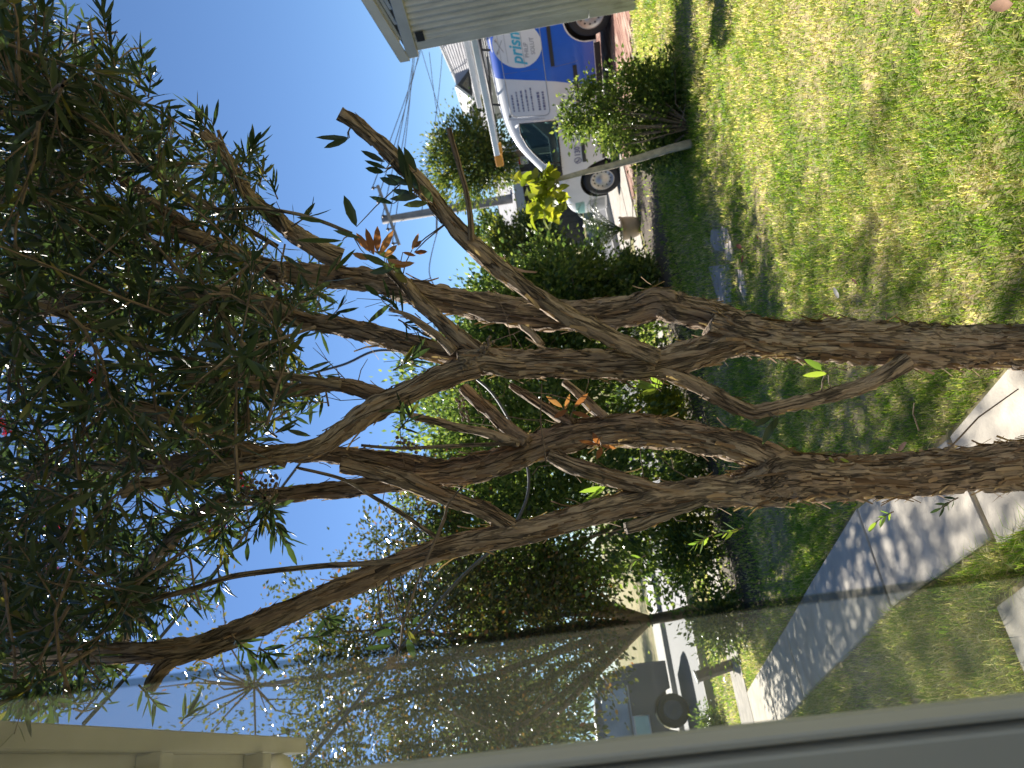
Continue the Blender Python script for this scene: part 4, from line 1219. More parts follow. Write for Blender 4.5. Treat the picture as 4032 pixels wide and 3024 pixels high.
# ------------------------------------------------------------------ own house: eave of the wing on the left, lamp, window frame
ea = P(1207, 2905, 3.0)
ed = Vector((0.447, -0.894, 0)); eo = Vector((-0.894, -0.447, 0))
M_eave = simple('eave_paint', (0.47, 0.455, 0.405), 0.7, var=0.12, scale=5)
eave = empty('house_eave', ea, label='cream painted eave of the house wing at the upper left', cat='eave')
def EA(a, o, z): return ea + ed * a + eo * o + Vector((0, 0, z))
def eabox(name, a0, a1, o0, o1, z0, z1, mat=M_eave, bv=0.004):
    mb = MB()
    vs = [EA(a, o, z) for z in (z0, z1) for a, o in ((a0, o0), (a1, o0), (a1, o1), (a0, o1))]
    mb.add(vs, [(0,1,2,3),(7,6,5,4),(4,5,1,0),(5,6,2,1),(6,7,3,2),(7,4,0,3)])
    me = mb.mesh(name, mat)
    bm = bmesh.new(); bm.from_mesh(me); bmesh.ops.recalc_face_normals(bm, faces=bm.faces); bm.to_mesh(me); bm.free()
    if bv: bevel(me, bv, 1)
    return wlink(name, me, eave)
eabox('edge_beam', 0.0, 4.5, 0.0, 0.055, 0.0, 0.14)
for k in range(10):
    eabox('soffit_plank', 0.42, 4.5, 0.053 + k * 0.1, 0.053 + k * 0.1 + 0.0995, 0.045 + 0.002 * (k % 2), 0.075)
for a in (0.42, 1.05, 1.75, 2.6):
    eabox('cross_beam', a - 0.03, a + 0.03, 0.057, 1.1, -0.03, 0.043)
eabox('wing_wall', 0.75, 4.5, 0.62, 0.70, -2.53, 0.04)
lampc = P(1086, 3040, 2.75)
lamp = empty('globe_lamp', lampc, label='round cream globe lamp under the eave at the left edge', cat='lamp')
mb = MB(); mb.lathe([(0.062 * math.sin(math.pi * k / 12), -0.062 * math.cos(math.pi * k / 12)) for k in range(13)], 20); link('globe', mb.mesh('globe', simple('opal_glass', (0.6, 0.56, 0.42), 0.3, var=0.03), True), lamp)
mb = MB(); mb.tube([(0, 0, .055), (0, 0, .12), tuple(EA(0.45, 0.15, -0.02) - lampc)], 0.012, 6); link('stem', mb.mesh('stem', M_trim), lamp)

M_facade = simple('facade_paint', (0.26, 0.25, 0.215), 0.8, var=0.1)  # unseen wall and roof of the house, added to cut sky fill
fac = empty('unseen_house_wall', (0.5, 0.75, 0), label='unseen house wall around the viewing window, added to block sky light on the trees', cat='wall')
fx0, fx1 = -0.62, 2.0
for nm, x0, x1, z0, z1 in (('wall_panel', -1.55, fx0, 0, 2.75), ('wall_panel', fx1, 6.0, 0, 2.75), ('sill_panel', fx0, fx1, 0, 0.30), ('head_panel', fx0, fx1, 2.5, 2.75)):
    mb = MB(); mb.box((x0 - .5, -0.06, z0), (x1 - .5, 0.06, z1)); link(nm, mb.mesh(nm, M_facade), fac)
mb = MB(); mb.box((-2.0, -0.06, 2.76), (5.6, 0.50, 2.88)); link('eave_board', mb.mesh('eave_board', M_facade), fac)
mb = MB(); mb.add([(-2.0, 0.5, 2.885), (5.6, 0.5, 2.885), (5.6, -2.6, 3.9), (-2.0, -2.6, 3.9)], [(0, 1, 2, 3)]); link('roof', mb.mesh('roof', M_rooft), fac)  # open roof plane, added to block sky behind the camera from the upper limbs
M_jamb = simple('window_frame_paint', (0.66, 0.61, 0.52), 0.6, var=0.08, scale=3)
jd = 0.62
jp = P(3300, 2872, jd)
frame = empty('window_frame', (jp.x, jp.y, 0.0), label='beige painted window frame at the left edge, close and out of focus', cat='window frame')
def jbox(name, x0, x1, y0, y1, mat=M_jamb, z0=0.2, z1=2.6, bv=0.002):
    mb = MB(); mb.box((x0, y0, z0), (x1, y1, z1)); return link(name, bevel(mb.mesh(name, mat), bv, 1) if bv else mb.mesh(name, mat), frame)
jbox('glazing_bead', -0.008, 0.0, 0.0, 0.03)
jbox('sealing_gap', -0.014, -0.0085, 0.012, 0.03, M_black)
jbox('jamb_board', -0.048, -0.0145, -0.004, 0.03)
jbox('jamb_groove', -0.053, -0.0485, 0.008, 0.03, M_black)
jbox('outer_board', -0.16, -0.0535, -0.008, 0.03)

M_glare = None
def glare_glass():  # milky translucent film stands in for glare on the window
    m, n, l, b = new_mat('glare_veil_glass')
    t = n.new('ShaderNodeBsdfTransparent'); t.inputs['Color'].default_value = (0.97, 0.98, 0.97, 1)
    d = n.new('ShaderNodeBsdfTranslucent'); d.inputs['Color'].default_value = (0.80, 0.78, 0.66, 1)
    tc = n.new('ShaderNodeTexCoord'); nz = n.new('ShaderNodeTexNoise'); nz.inputs['Scale'].default_value = 5; nz.inputs['Detail'].default_value = 4
    l.new(tc.outputs['Object'], nz.inputs['Vector'])
    mr = n.new('ShaderNodeMapRange'); mr.inputs['From Min'].default_value = 0.3; mr.inputs['From Max'].default_value = 0.7
    mr.inputs['To Min'].default_value = 0.10; mr.inputs['To Max'].default_value = 0.16
    l.new(nz.outputs['Fac'], mr.inputs['Value'])
    mx = n.new('ShaderNodeMixShader'); l.new(mr.outputs[0], mx.inputs['Fac'])
    l.new(t.outputs[0], mx.inputs[1]); l.new(d.outputs[0], mx.inputs[2])
    l.new(mx.outputs[0], n['Material Output'].inputs['Surface'])
    return m
pane_x = P(3300, 2395, jd).x - jp.x
pane = empty('window_pane', (jp.x, jp.y + 0.02, 0.0), label='glass pane beside the beige frame, made milky to stand in for glare at the left edge', cat='window pane')
mb = MB(); mb.box((0.0005, 0, 0.2), (pane_x, 0.004, 2.6)); link('glass', mb.mesh('glass', glare_glass()), pane)
mb = MB(); mb.box((pane_x + 0.0003, 0, 0.2), (pane_x + 0.006, 0.005, 2.6)); link('edge_seal', mb.mesh('edge_seal', glass_mat('smoky_seal', (0.72, 0.72, 0.68), 0.12)), pane)

# ------------------------------------------------------------------ the two bottlebrush trees
DT = 2.15
def bark_tube(name, pts, parent, rough=1.0, seg=26, step=0.009, mat=None, stump=False, seed=0.0):
    """pts: (x, y, width, depth) traced on the tree; a tapered limb with furrowed, flaking bark"""
    c = [DP(p[0], p[1], p[3]) for p in pts]
    rad = [p[2] * K * 0.5 * p[3] / FPX for p in pts]
    fine, fr_ = [], []
    cc = cr(c, 10)
    rv = cr([Vector((r, 0, 0)) for r in rad], 10)
    ln = [0.0]
    for i in range(1, len(cc)): ln.append(ln[-1] + (cc[i] - cc[i - 1]).length)
    tot = ln[-1]; n = max(4, int(tot / step))
    tt = np.linspace(0, tot, n)
    cx = [np.interp(tt, ln, [q[k] for q in cc]) for k in range(3)]
    rr_ = np.interp(tt, ln, [q.x for q in rv])
    P_ = np.stack(cx, 1)
    V = np.empty((n, seg, 3)); A = np.empty((n, seg, 3))
    a = None
    for i in range(n):
        t = Vector(P_[min(i + 1, n - 1)] - P_[max(i - 1, 0)]).normalized()
        if a is None: a = t.orthogonal().normalized()
        a = (a - t * a.dot(t)).normalized(); b = t.cross(a)
        r = rr_[i]
        lump = 1 + 0.10 * noise.noise(Vector((tt[i] * 9, seed, 3.1)))
        for k in range(seg):
            q = 2 * math.pi * k / seg
            ca, sa = math.cos(q), math.sin(q)
            lx, ly = ca * r, sa * r
            s1 = noise.noise(Vector((lx * 55 + seed, ly * 55, tt[i] * 9)))
            s2 = noise.noise(Vector((lx * 150, ly * 150 + seed, tt[i] * 26)))
            s3 = noise.noise(Vector((lx * 22, ly * 22, tt[i] * 5 + seed)))
            rid = 1 - abs(s1) * 2
            h = rough * (min(0.0075, r * 0.22) * rid * 0.75 + min(0.004, r * 0.12) * s2) + r * 0.13 * s3
            if rid > 0.55 and s2 > 0.0: h += rough * min(0.005, r * 0.1)
            d = (a * ca + b * sa) * (r * lump * 0.94 + h)
            V[i, k] = P_[i] + np.array(d)
            A[i, k] = (lx * 1.0, ly * 1.0, tt[i] + seed)
    ii, kk = np.meshgrid(np.arange(n - 1), np.arange(seg), indexing='ij')
    k2 = (kk + 1) % seg
    Q = np.stack([ii * seg + kk, ii * seg + k2, (ii + 1) * seg + k2, (ii + 1) * seg + kk], -1).reshape(-1, 4)
    Vf = V.reshape(-1, 3); Af = A.reshape(-1, 3)
    T = []
    for e in (0, n - 1):
        ci = len(Vf)
        Vf = np.vstack([Vf, V[e].mean(0)[None]]); Af = np.vstack([Af, A[e].mean(0)[None]])
        for k in range(seg):
            k_2 = (k + 1) % seg
            T.append([e * seg + k_2, e * seg + k, ci] if e == 0 else [e * seg + k, e * seg + k_2, ci])
    me = mesh_np(name, Vf, tris=T, quads=Q, mat=mat or M_bark, smooth=True)
    at_ = me.attributes.new('bark', 'FLOAT_VECTOR', 'POINT')
    at_.data.foreach_set('vector', Af.astype(np.float32).ravel())
    wlink(name, me, parent)
    return P_, rr_
flakes = {}
def limb(tree_, pts, name='branch', fl=1.0, **k):
    P_, rr_ = bark_tube(name, pts, tree_, **k)
    flakes.setdefault(tree_.name, []).append((P_, rr_, fl))
    return P_, rr_
def bl_(*a): return [x for x in a]

ta_base = DP(2240, 748, DT); tb_base = DP(2235, 1000, DT)
tA = empty('bottlebrush_tree', (ta_base.x, ta_base.y, 0), label='bottlebrush tree with flaky bark, the right-hand one, its trunk forking beside the lawn', cat='tree', group='bottlebrush trees by the window')
tB = empty('bottlebrush_tree', (tb_base.x, tb_base.y, 0), label='bottlebrush tree with flaky bark, the left-hand one, growing at the path edge', cat='tree', group='bottlebrush trees by the window')
def L_(pts, d0=DT, d1=None):
    d1 = d0 if d1 is None else d1
    n = len(pts) - 1
    return [(x, y, w, d0 + (d1 - d0) * i / n) for i, (x, y, w) in enumerate(pts)]
s_ = 0
def nx_():
    global s_
    s_ += 3.7
    return s_
# right-hand tree
limb(tA, L_([(2330, 752, 112), (2260, 750, 102), (2200, 750, 90), (2120, 750, 82), (2030, 748, 84), (1960, 745, 92), (1880, 740, 84), (1800, 735, 84), (1720, 735, 80), (1650, 728, 76), (1590, 718, 70), (1530, 700, 58)], DT, DT), 'trunk', 1.6, seg=40, step=0.007, rough=1.25, seed=nx_())
limb(tA, L_([(1600, 705, 50), (1540, 685, 58), (1470, 668, 58), (1420, 655, 66), (1370, 668, 60), (1300, 680, 62), (1200, 682, 60), (1100, 672, 56), (1000, 655, 52), (900, 632, 48), (830, 612, 46), (760, 600, 44), (650, 592, 40), (560, 575, 36), (440, 520, 32), (300, 478, 30), (150, 450, 27), (0, 428, 24), (-150, 410, 18)], DT + .02, DT + .25), fl=1.2, seg=34, rough=1.2, seed=nx_())
limb(tA, L_([(1640, 735, 46), (1570, 745, 54), (1490, 768, 60), (1400, 788, 60), (1300, 788, 56), (1200, 785, 54), (1100, 785, 54), (1040, 778, 58), (990, 785, 54)], DT, DT - .08), fl=1.3, seg=34, rough=1.2, seed=nx_())
limb(tA, L_([(1060, 775, 30), (1000, 735, 34), (950, 690, 30), (905, 650, 27), (880, 618, 25), (830, 575, 18)], DT - .08, DT - .02), seed=nx_())
limb(tA, L_([(1040, 780, 38), (960, 765, 42), (880, 742, 40), (800, 720, 37), (720, 702, 36), (650, 690, 36), (570, 660, 40), (430, 638, 45), (300, 652, 46), (133, 660, 44), (0, 650, 40), (-150, 640, 30)], DT - .05, DT + .3), fl=1.2, seg=30, seed=nx_())
limb(tA, L_([(1030, 790, 46), (960, 812, 48), (900, 838, 46), (845, 865, 46), (800, 890, 48), (740, 930, 40), (690, 965, 36), (600, 985, 30), (467, 1016, 26), (333, 1042, 25), (262, 1066, 22)], DT - .08, DT - .25), fl=1.2, seg=30, seed=nx_())
limb(tA, L_([(840, 865, 32), (780, 842, 32), (720, 830, 28), (640, 842, 27), (560, 826, 24), (470, 820, 24), (407, 816, 22)], DT - .1, DT - .1), seed=nx_())
limb(tA, L_([(737, 832, 18), (600, 810, 17), (467, 793, 15), (333, 756, 15), (200, 710, 15), (100, 666, 15), (0, 626, 14), (-100, 590, 11)], DT - .14, DT - .4), rough=0.5, fl=.2, seg=14, mat=M_bark2, seed=nx_())
limb(tA, L_([(1420, 772, 30), (1340, 738, 34), (1270, 705, 36), (1200, 668, 36), (1110, 605, 36), (1040, 548, 36), (990, 500, 34), (930, 425, 33), (880, 370, 33), (820, 310, 31), (775, 272, 30), (733, 245, 27)], DT - .1, DT - .3), fl=.6, seg=28, seed=nx_())
limb(tA, L_([(1018, 520, 14), (1016, 470, 13), (1008, 420, 12), (992, 360, 12), (978, 310, 12), (970, 276, 11)], DT - .22, DT - .3), rough=.8, fl=.1, seg=14, seed=nx_())
limb(tA, L_([(1960, 778, 36), (1880, 825, 32), (1790, 855, 29), (1700, 875, 29), (1640, 888, 29), (1612, 886, 30), (1560, 862, 32), (1500, 830, 30), (1440, 805, 28), (1400, 790, 22)], DT - .06, DT - .05), fl=.7, seg=24, seed=nx_())
limb(tA, L_([(737, 560, 40), (690, 540, 38), (633, 502, 34), (583, 462, 30), (533, 417, 27), (483, 335, 26), (440, 286, 24)], DT + .05, DT - .05), fl=.6, seg=24, seed=nx_())
limb(tA, L_([(620, 500, 16), (608, 475, 15), (598, 456, 14)], DT - .02, DT - .02), rough=.8, fl=.1, seg=14, seed=nx_())
limb(tA, L_([(480, 545, 26), (400, 485, 26), (300, 417, 24), (200, 317, 24), (140, 267, 22), (90, 200, 18), (30, 120, 14), (-60, 40, 10)], DT + .2, DT + .5), fl=.8, seed=nx_())
limb(tA, L_([(600, 533, 11), (433, 433, 11), (333, 367, 10), (217, 277, 10), (133, 207, 10), (40, 130, 8), (-60, 60, 6)], DT, DT - .3), rough=.4, fl=.1, seg=10, mat=M_bark2, seed=nx_())
limb(tA, L_([(200, 462, 20), (150, 400, 20), (100, 350, 20), (43, 283, 19), (0, 240, 18), (-80, 160, 12)], DT + .1, DT - .1), seed=nx_())
limb(tA, L_([(567, 780, 15), (525, 745, 14), (493, 703, 14), (460, 650, 13), (427, 600, 12)], DT - .2, DT - .35), rough=.5, fl=.1, seg=12, mat=M_bark2, seed=nx_())
limb(tA, L_([(760, 505, 9), (700, 480, 8), (640, 462, 8), (560, 450, 8), (470, 452, 7), (380, 440, 6)], DT - .1, DT - .15), rough=.4, fl=0, seg=8, mat=M_bark2, seed=nx_())
limb(tA, L_([(1170, 745, 16), (1150, 722, 14), (1128, 706, 14)], DT - .02, DT + .05), rough=.6, fl=.2, seg=12, seed=nx_())
limb(tA, L_([(980, 760, 22), (950, 730, 20), (915, 704, 18), (880, 680, 10), (840, 668, 6)], DT - .1, DT - .1), rough=.8, fl=.3, seg=14, seed=nx_())
# left-hand tree
limb(tB, L_([(2330, 990, 120), (2270, 1000, 112), (2212, 1004, 98), (2150, 1008, 92), (2080, 1014, 86), (2000, 1022, 86), (1920, 1030, 84), (1840, 1030, 88), (1760, 1030, 96), (1690, 1030, 104), (1640, 1045, 80), (1590, 1058, 62)], DT, DT), 'trunk', 1.6, seg=40, step=0.007, rough=1.25, seed=nx_())
limb(tB, L_([(1740, 1010, 50), (1680, 1000, 56), (1600, 968, 58), (1530, 950, 58), (1474, 940, 60), (1370, 930, 60), (1270, 936, 58), (1170, 962, 56), (1070, 998, 54), (970, 1022, 54), (900, 1030, 48)], DT, DT + .05), fl=1.3, seg=34, rough=1.2, seed=nx_())
limb(tB, L_([(960, 1018, 36), (880, 998, 34), (800, 988, 33), (737, 985, 33), (600, 978, 32), (500, 978, 30), (333, 1006, 26), (200, 1010, 22), (50, 1030, 18)], DT + .05, DT + .3), fl=.8, seed=nx_())
limb(tB, L_([(930, 1030, 40), (860, 1040, 38), (790, 1050, 36), (737, 1058, 34), (650, 1066, 32), (567, 1074, 30), (467, 1088, 28), (400, 1140, 26), (340, 1200, 25), (300, 1250, 25), (277, 1340, 22), (262, 1410, 20)], DT + .05, DT + .35), fl=.8, seed=nx_())
limb(tB, L_([(1690, 1062, 62), (1600, 1062, 58), (1500, 1064, 56), (1420, 1078, 52), (1340, 1092, 48), (1260, 1114, 46), (1180, 1138, 46), (1110, 1152, 46), (1040, 1166, 44), (960, 1185, 42), (870, 1215, 42), (770, 1258, 40), (690, 1290, 42), (600, 1330, 44), (500, 1372, 46), (420, 1400, 46), (300, 1410, 40), (150, 1412, 40), (0, 1415, 36), (-120, 1420, 30)], DT, DT - .1), fl=1.1, seg=34, rough=1.1, seed=nx_())
limb(tB, L_([(1450, 1068, 30), (1384, 1050, 34), (1310, 1030, 34), (1240, 1006, 32), (1184, 982, 26)], DT - .02, DT), fl=.7, seg=22, seed=nx_())
limb(tB, L_([(1110, 1142, 32), (1054, 1106, 34), (990, 1084, 34), (937, 1066, 34), (870, 1036, 36), (800, 1015, 34), (737, 1003, 32)], DT - .04, DT - .05), fl=.8, seg=24, seed=nx_())
limb(tB, L_([(420, 1402, 40), (375, 1422, 36), (345, 1450, 30), (322, 1488, 24)], DT - .08, DT - .1), fl=.5, seg=22, seed=nx_())
limb(tB, L_([(1140, 955, 28), (1104, 930, 28), (1060, 890, 27), (1030, 865, 25), (1000, 838, 22)], DT - .02, DT + .1), fl=.6, seg=18, seed=nx_())
limb(tB, L_([(1240, 915, 22), (1200, 895, 20), (1150, 862, 17), (1104, 832, 14)], DT + .02, DT + .15), fl=.4, seg=14, seed=nx_())
limb(tB, L_([(1310, 906, 22), (1280, 880, 21), (1250, 850, 20), (1220, 826, 16)], DT + .03, DT + .15), fl=.4, seg=14, seed=nx_())
limb(tB, L_([(1120, 958, 20), (1050, 935, 19), (970, 918, 17), (920, 905, 14), (884, 896, 11)], DT - .02, DT - .1), fl=.5, seg=14, seed=nx_())
limb(tB, L_([(1115, 958, 9), (1000, 962, 9), (870, 968, 8), (780, 962, 6)], DT - .05, DT - .08), rough=.4, fl=.1, seg=8, mat=M_bark2, seed=nx_())
limb(tB, L_([(870, 1208, 13), (780, 1218, 13), (700, 1222, 13), (600, 1232, 12), (500, 1246, 12), (430, 1268, 12), (350, 1290, 11), (260, 1312, 9)], DT - .12, DT - .2), rough=.4, fl=.1, seg=12, mat=M_bark2, seed=nx_())
limb(tB, L_([(940, 1160, 11), (880, 1118, 10), (800, 1070, 9), (740, 1035, 8), (640, 1010, 7)], DT - .1, DT - .1), rough=.4, fl=.1, seg=10, mat=M_bark2, seed=nx_())
limb(tB, L_([(1352, 1142, 26), (1380, 1134, 25), (1420, 1116, 25), (1480, 1096, 24), (1530, 1078, 18)], DT - .06, DT - .03), fl=.5, seg=18, mat=M_bark2, seed=nx_())
limb(tB, L_([(940, 1170, 9), (960, 1120, 7), (968, 1090, 5), (1000, 1050, 4)], DT - .1, DT - .12), rough=.4, fl=0, seg=8, mat=M_bark2, seed=nx_())
limb(tB, L_([(420, 916, 26), (333, 890, 26), (233, 863, 26), (150, 836, 25), (67, 760, 24), (0, 693, 23), (-100, 640, 18)], DT - .1, DT + .1), fl=.6, seg=22, seed=nx_())
limb(tB, L_([(620, 1000, 20), (520, 960, 22), (420, 916, 22)], DT - .05, DT - .1), fl=.5, seg=18, seed=nx_())

# peeling bark strips
def make_flakes(tree_, n_tot, seed, long_=220):
    g = random.Random(seed)
    lst = flakes[tree_.name]
    wts = [f * float(np.sum(r)) for _, r, f in lst]
    V, T = [], []
    for q_ in range(n_tot + long_):
        P_, rr_, f = g.choices(lst, wts)[0]
        i = g.randrange(2, len(P_) - 3)
        t = Vector(P_[i + 1] - P_[i - 1]).normalized()
        a = t.orthogonal(); a.rotate(Matrix.Rotation(g.uniform(0, 6.283), 3, t)); a.normalize()
        if g.random() < 0.22:          # many sit on the sides seen against the light
            a = (t.cross(Fw) * g.choice((-1, 1)) + a * 0.4).normalized(); a = (a - t * a.dot(t)).normalized()
        b = t.cross(a)
        r = rr_[i]
        L = g.uniform(0.016, 0.060) * (0.45 + min(1.0, r / 0.05)); W = g.uniform(0.0025, 0.0065) * (0.5 + min(1, r / 0.05))
        up = g.choice((-1, 1)); curl = g.choice((g.uniform(0.0, 0.08), g.uniform(0.0, 0.10), g.uniform(0.05, 0.4))) * L
        if q_ >= n_tot and r > 0.02:
            L = g.uniform(0.04, 0.10); W = g.uniform(0.006, 0.014); curl = g.uniform(0.10, 0.45) * L
        base = len(V)
        for k in range(4):
            q = k / 3
            c = Vector(P_[i]) + t * up * L * q + a * (r * 0.97 + 0.002 + curl * q * q)
            w = W * (1 - 0.35 * q) * (0.6 + 0.8 * g.random())
            V += [tuple(c - b * w * 0.5 + a * 0.0015), tuple(c + b * w * 0.5 - a * 0.001)]
        for k in range(3):
            j = base + k * 2
            T += [(j, j + 1, j + 3), (j, j + 3, j + 2)]
    o = wlink('peeling_bark', mesh_np('peeling_bark', V, tris=T, mat=M_flake), tree_, kind='stuff')
make_flakes(tA, 2600, 41)
make_flakes(tB, 2300, 42)

# canopy: sub-branches, twigs and lance-shaped leaves
canopy_poly = [(-420, -260), (40, -200), (140, -40), (165, 40), (300, 60), (345, 150), (330, 230), (440, 240), (560, 300), (600, 370), (560, 430), (640, 520), (720, 560), (740, 640), (700, 720), (640, 700), (620, 760), (700, 800), (720, 880),
               (640, 900), (590, 960), (570, 1040), (620, 1120), (560, 1180), (480, 1190), (470, 1260), (440, 1330), (340, 1370), (300, 1430), (240, 1500), (200, 1560), (0, 1580), (-420, 1640)]
sparse_poly = [(140, -40), (350, 60), (420, 180), (620, 300), (620, 420), (560, 520), (430, 300), (330, 240), (300, 60)]
sub_mb = {tA.name: MB(), tB.name: MB()}
leaf_acc = {tA.name: [], tB.name: []}      # (base, dir, normal, L, W, bend)
g = random.Random(99)
def twig(tree_, p, d, n_leaf, Lm=0.064, Wm=0.0118, curve=0.25, length=None, acc=None, stem=0.0016, mb=None, spread=0.75):
    mb = mb or sub_mb[tree_.name]
    acc = leaf_acc[tree_.name] if acc is None else acc
    length = length or g.uniform(0.10, 0.22)
    pts = [p]; dd = d.normalized()
    bendv = Vector((g.gauss(0, 1), g.gauss(0, 1), g.gauss(0.2, 1))).normalized() * curve
    m = 5
    for i in range(m):
        dd = (dd + bendv / m).normalized(); pts.append(pts[-1] + dd * length / m)
    mb.tube(pts, [stem * (1.3 - 0.7 * i / m) for i in range(m + 1)], 4, False)
    ph = g.uniform(0, 6.28)
    for k in range(n_leaf):
        t = 0.12 + 0.88 * (k + g.random() * 0.6) / n_leaf
        x = min(m - 1e-4, t * m); i = int(x); f = x - i
        b = pts[i].lerp(pts[i + 1], f); tn = (pts[i + 1] - pts[i]).normalized()
        u = tn.orthogonal().normalized(); v = tn.cross(u)
        ph += 2.4
        rad = u * math.cos(ph) + v * math.sin(ph)
        sp = spread * (1.1 - 0.55 * t) * g.uniform(0.7, 1.3)
        ld = (tn + rad * sp * 1.3).normalized()
        nn_ = (rad - ld * rad.dot(ld)).normalized() if abs(rad.dot(ld)) < 0.99 else ld.orthogonal()
        nn_.rotate(Matrix.Rotation(g.gauss(0, 0.5), 3, ld))
        s = g.uniform(0.65, 1.25)
        acc.append((tuple(b), tuple(ld), tuple(nn_), Lm * s, Wm * s * g.uniform(0.8, 1.2), g.uniform(-0.12, 0.22)))
    return pts[-1]
def in_canopy(p, margin=0):
    q = proj(p)
    if q is None: return False
    return pip(q[0], q[1], canopy_poly)
n_sub = 0
while n_sub < 385:
    x, y = g.uniform(-400, 740), g.uniform(-240, 1600)
    if not pip(x, y, canopy_poly): continue
    if x < -60 and g.random() < 0.55: continue
    if pip(x, y, sparse_poly) and g.random() < 0.25: continue
    n_sub += 1
    dep = g.uniform(1.6, 2.1) if g.random() < 0.2 else (g.uniform(2.1, 2.8) if g.random() < 0.5 else g.uniform(2.3, 3.5))
    p = DP(x, y, dep)
    tr_ = tA if y < 820 else tB
    d = Vector((g.gauss(0, 1), g.gauss(0, 0.8), g.gauss(0.35, 0.7))).normalized()
    ln = g.uniform(0.25, 0.55)
    pts = [p - d * ln * 0.5]; dd = d.copy()
    for i in range(5):
        dd = (dd + Vector((g.gauss(0, .16), g.gauss(0, .16), g.gauss(0.03, .14)))).normalized(); pts.append(pts[-1] + dd * ln / 5)
    pts = [q for q in pts if in_canopy(q)]
    if len(pts) < 3: continue
    sub_mb[tr_.name].tube(pts, [g.uniform(.0035, .005) * (1 - .11 * i) for i in range(len(pts))], 5, False)
    for k in range(g.randint(5, 8)):
        i = g.randrange(0, len(pts) - 1); b = pts[i].lerp(pts[i + 1], g.random())
        tn = (pts[i + 1] - pts[i]).normalized()
        td = (tn * 0.7 + Vector((g.gauss(0, .6), g.gauss(0, .6), g.gauss(0.25, .6)))).normalized()
        if not in_canopy(b + td * 0.14): continue
        twig(tr_, b, td, g.randint(8, 13), Lm=g.uniform(.055, .085))
# sprays standing out against the sky at the canopy edge
for (x, y, ex, ey, nl, dep) in ((230, 90, 225, 10, 16, 2.1), (250, 160, 235, 60, 14, 2.2), (300, 190, 310, 105, 12, 2.3), (320, 210, 330, 150, 10, 2.3), (460, 300, 410, 220, 10, 2.4), (440, 290, 420, 260, 10, 2.4), (520, 360, 560, 300, 18, 2.3), (560, 400, 575, 360, 12, 2.3),
        (600, 430, 585, 395, 8, 2.3), (340, 340, 360, 240, 14, 2.0), (270, 260, 280, 210, 14, 1.9), (700, 700, 760, 640, 8, 2.2), (860, 690, 930, 730, 12, 2.1), (850, 800, 900, 770, 12, 2.1), (880, 690, 830, 640, 10, 2.1),
        (560, 1090, 600, 1160, 12, 2.0), (590, 1120, 625, 1185, 10, 2.0), (480, 1120, 480, 1210, 14, 2.0), (470, 1220, 480, 1290, 12, 2.1), (500, 1370, 560, 1440, 14, 2.0), (560, 1400, 590, 1420, 10, 2.0), (300, 1480, 350, 1530, 12, 2.0), (390, 1560, 420, 1530, 14, 2.1),
        (860, 930, 890, 900, 8, 2.0), (900, 910, 860, 880, 7, 2.0), (690, 1330, 720, 1345, 8, 2.0), (640, 1380, 730, 1370, 10, 2.0), (630, 490, 680, 455, 6, 2.1)):
    a, b = DP(x, y, dep), DP(ex, ey, dep + g.uniform(-.08, .08))
    twig(tA if y < 820 else tB, a, (b - a), nl, Lm=0.062, curve=0.12, length=(b - a).length * 0.85, stem=.0022)
# big leaves set along the dead limb, shoots on the trunks
young = {tA.name: [], tB.name: []}; dead = {tA.name: [], tB.name: []}
def single(acc, tree_, x, y, ex, ey, w, dep, bend=0.1):
    a, b = DP(x, y, dep), DP(ex, ey, dep + g.uniform(-.03, .03))
    d = (b - a); L = d.length; d.normalize()
    nn_ = (-Fw + Vector((g.gauss(0, .35), 0, g.gauss(0, .35)))); nn_ = (nn_ - d * nn_.dot(d)).normalized()
    best = None
    for P_, rr_, _f in flakes[tree_.name]:
        dd_ = np.linalg.norm(P_[::4] - np.array(a), axis=1); i_ = int(dd_.argmin())
        if best is None or dd_[i_] - rr_[::4][i_] < best[0]: best = (dd_[i_] - rr_[::4][i_], Vector(P_[::4][i_]))
    if best and 0.0 < best[0] < 0.25:
        sub_mb[tree_.name].tube([best[1], best[1].lerp(a, .6) + Vector((0, 0, .006)), a], [.0022, .0017, .0012], 4, False)
    acc[tree_.name if isinstance(acc, dict) else 0].append((tuple(a), tuple(d), tuple(nn_), L, w * K * dep / FPX, bend))
big = {tA.name: leaf_acc[tA.name], tB.name: leaf_acc[tB.name]}
for (x, y, ex, ey, w) in ((830, 350, 780, 327, 14), (835, 365, 788, 350, 13), (830, 372, 792, 363, 15), (862, 400, 822, 385, 16), (885, 400, 835, 378, 17), (880, 395, 862, 312, 18), (905, 412, 872, 355, 18), (900, 425, 848, 412, 17), (905, 425, 842, 433, 18), (890, 430, 870, 330, 15), (935, 438, 905, 400, 20), (925, 438, 870, 447, 18),
                        (755, 298, 683, 300, 13), (752, 300, 700, 322, 15), (770, 490, 743, 425, 22), (740, 520, 640, 517, 12), (900, 370, 872, 318, 16), (780, 515, 720, 500, 12), (850, 440, 800, 425, 12)):
    single(big, tA, x, y, ex, ey, w, DT - .27)
for (x, y, ex, ey, w) in ((840, 575, 780, 548, 16), (850, 580, 800, 590, 17), (872, 600, 835, 560, 17), (880, 610, 850, 590, 16), (860, 560, 812, 545, 15), (700, 480, 640, 470, 10), (845, 655, 790, 700, 12), (820, 640, 790, 615, 14)):
    single(big, tA, x, y, ex, ey, w, DT - .12)
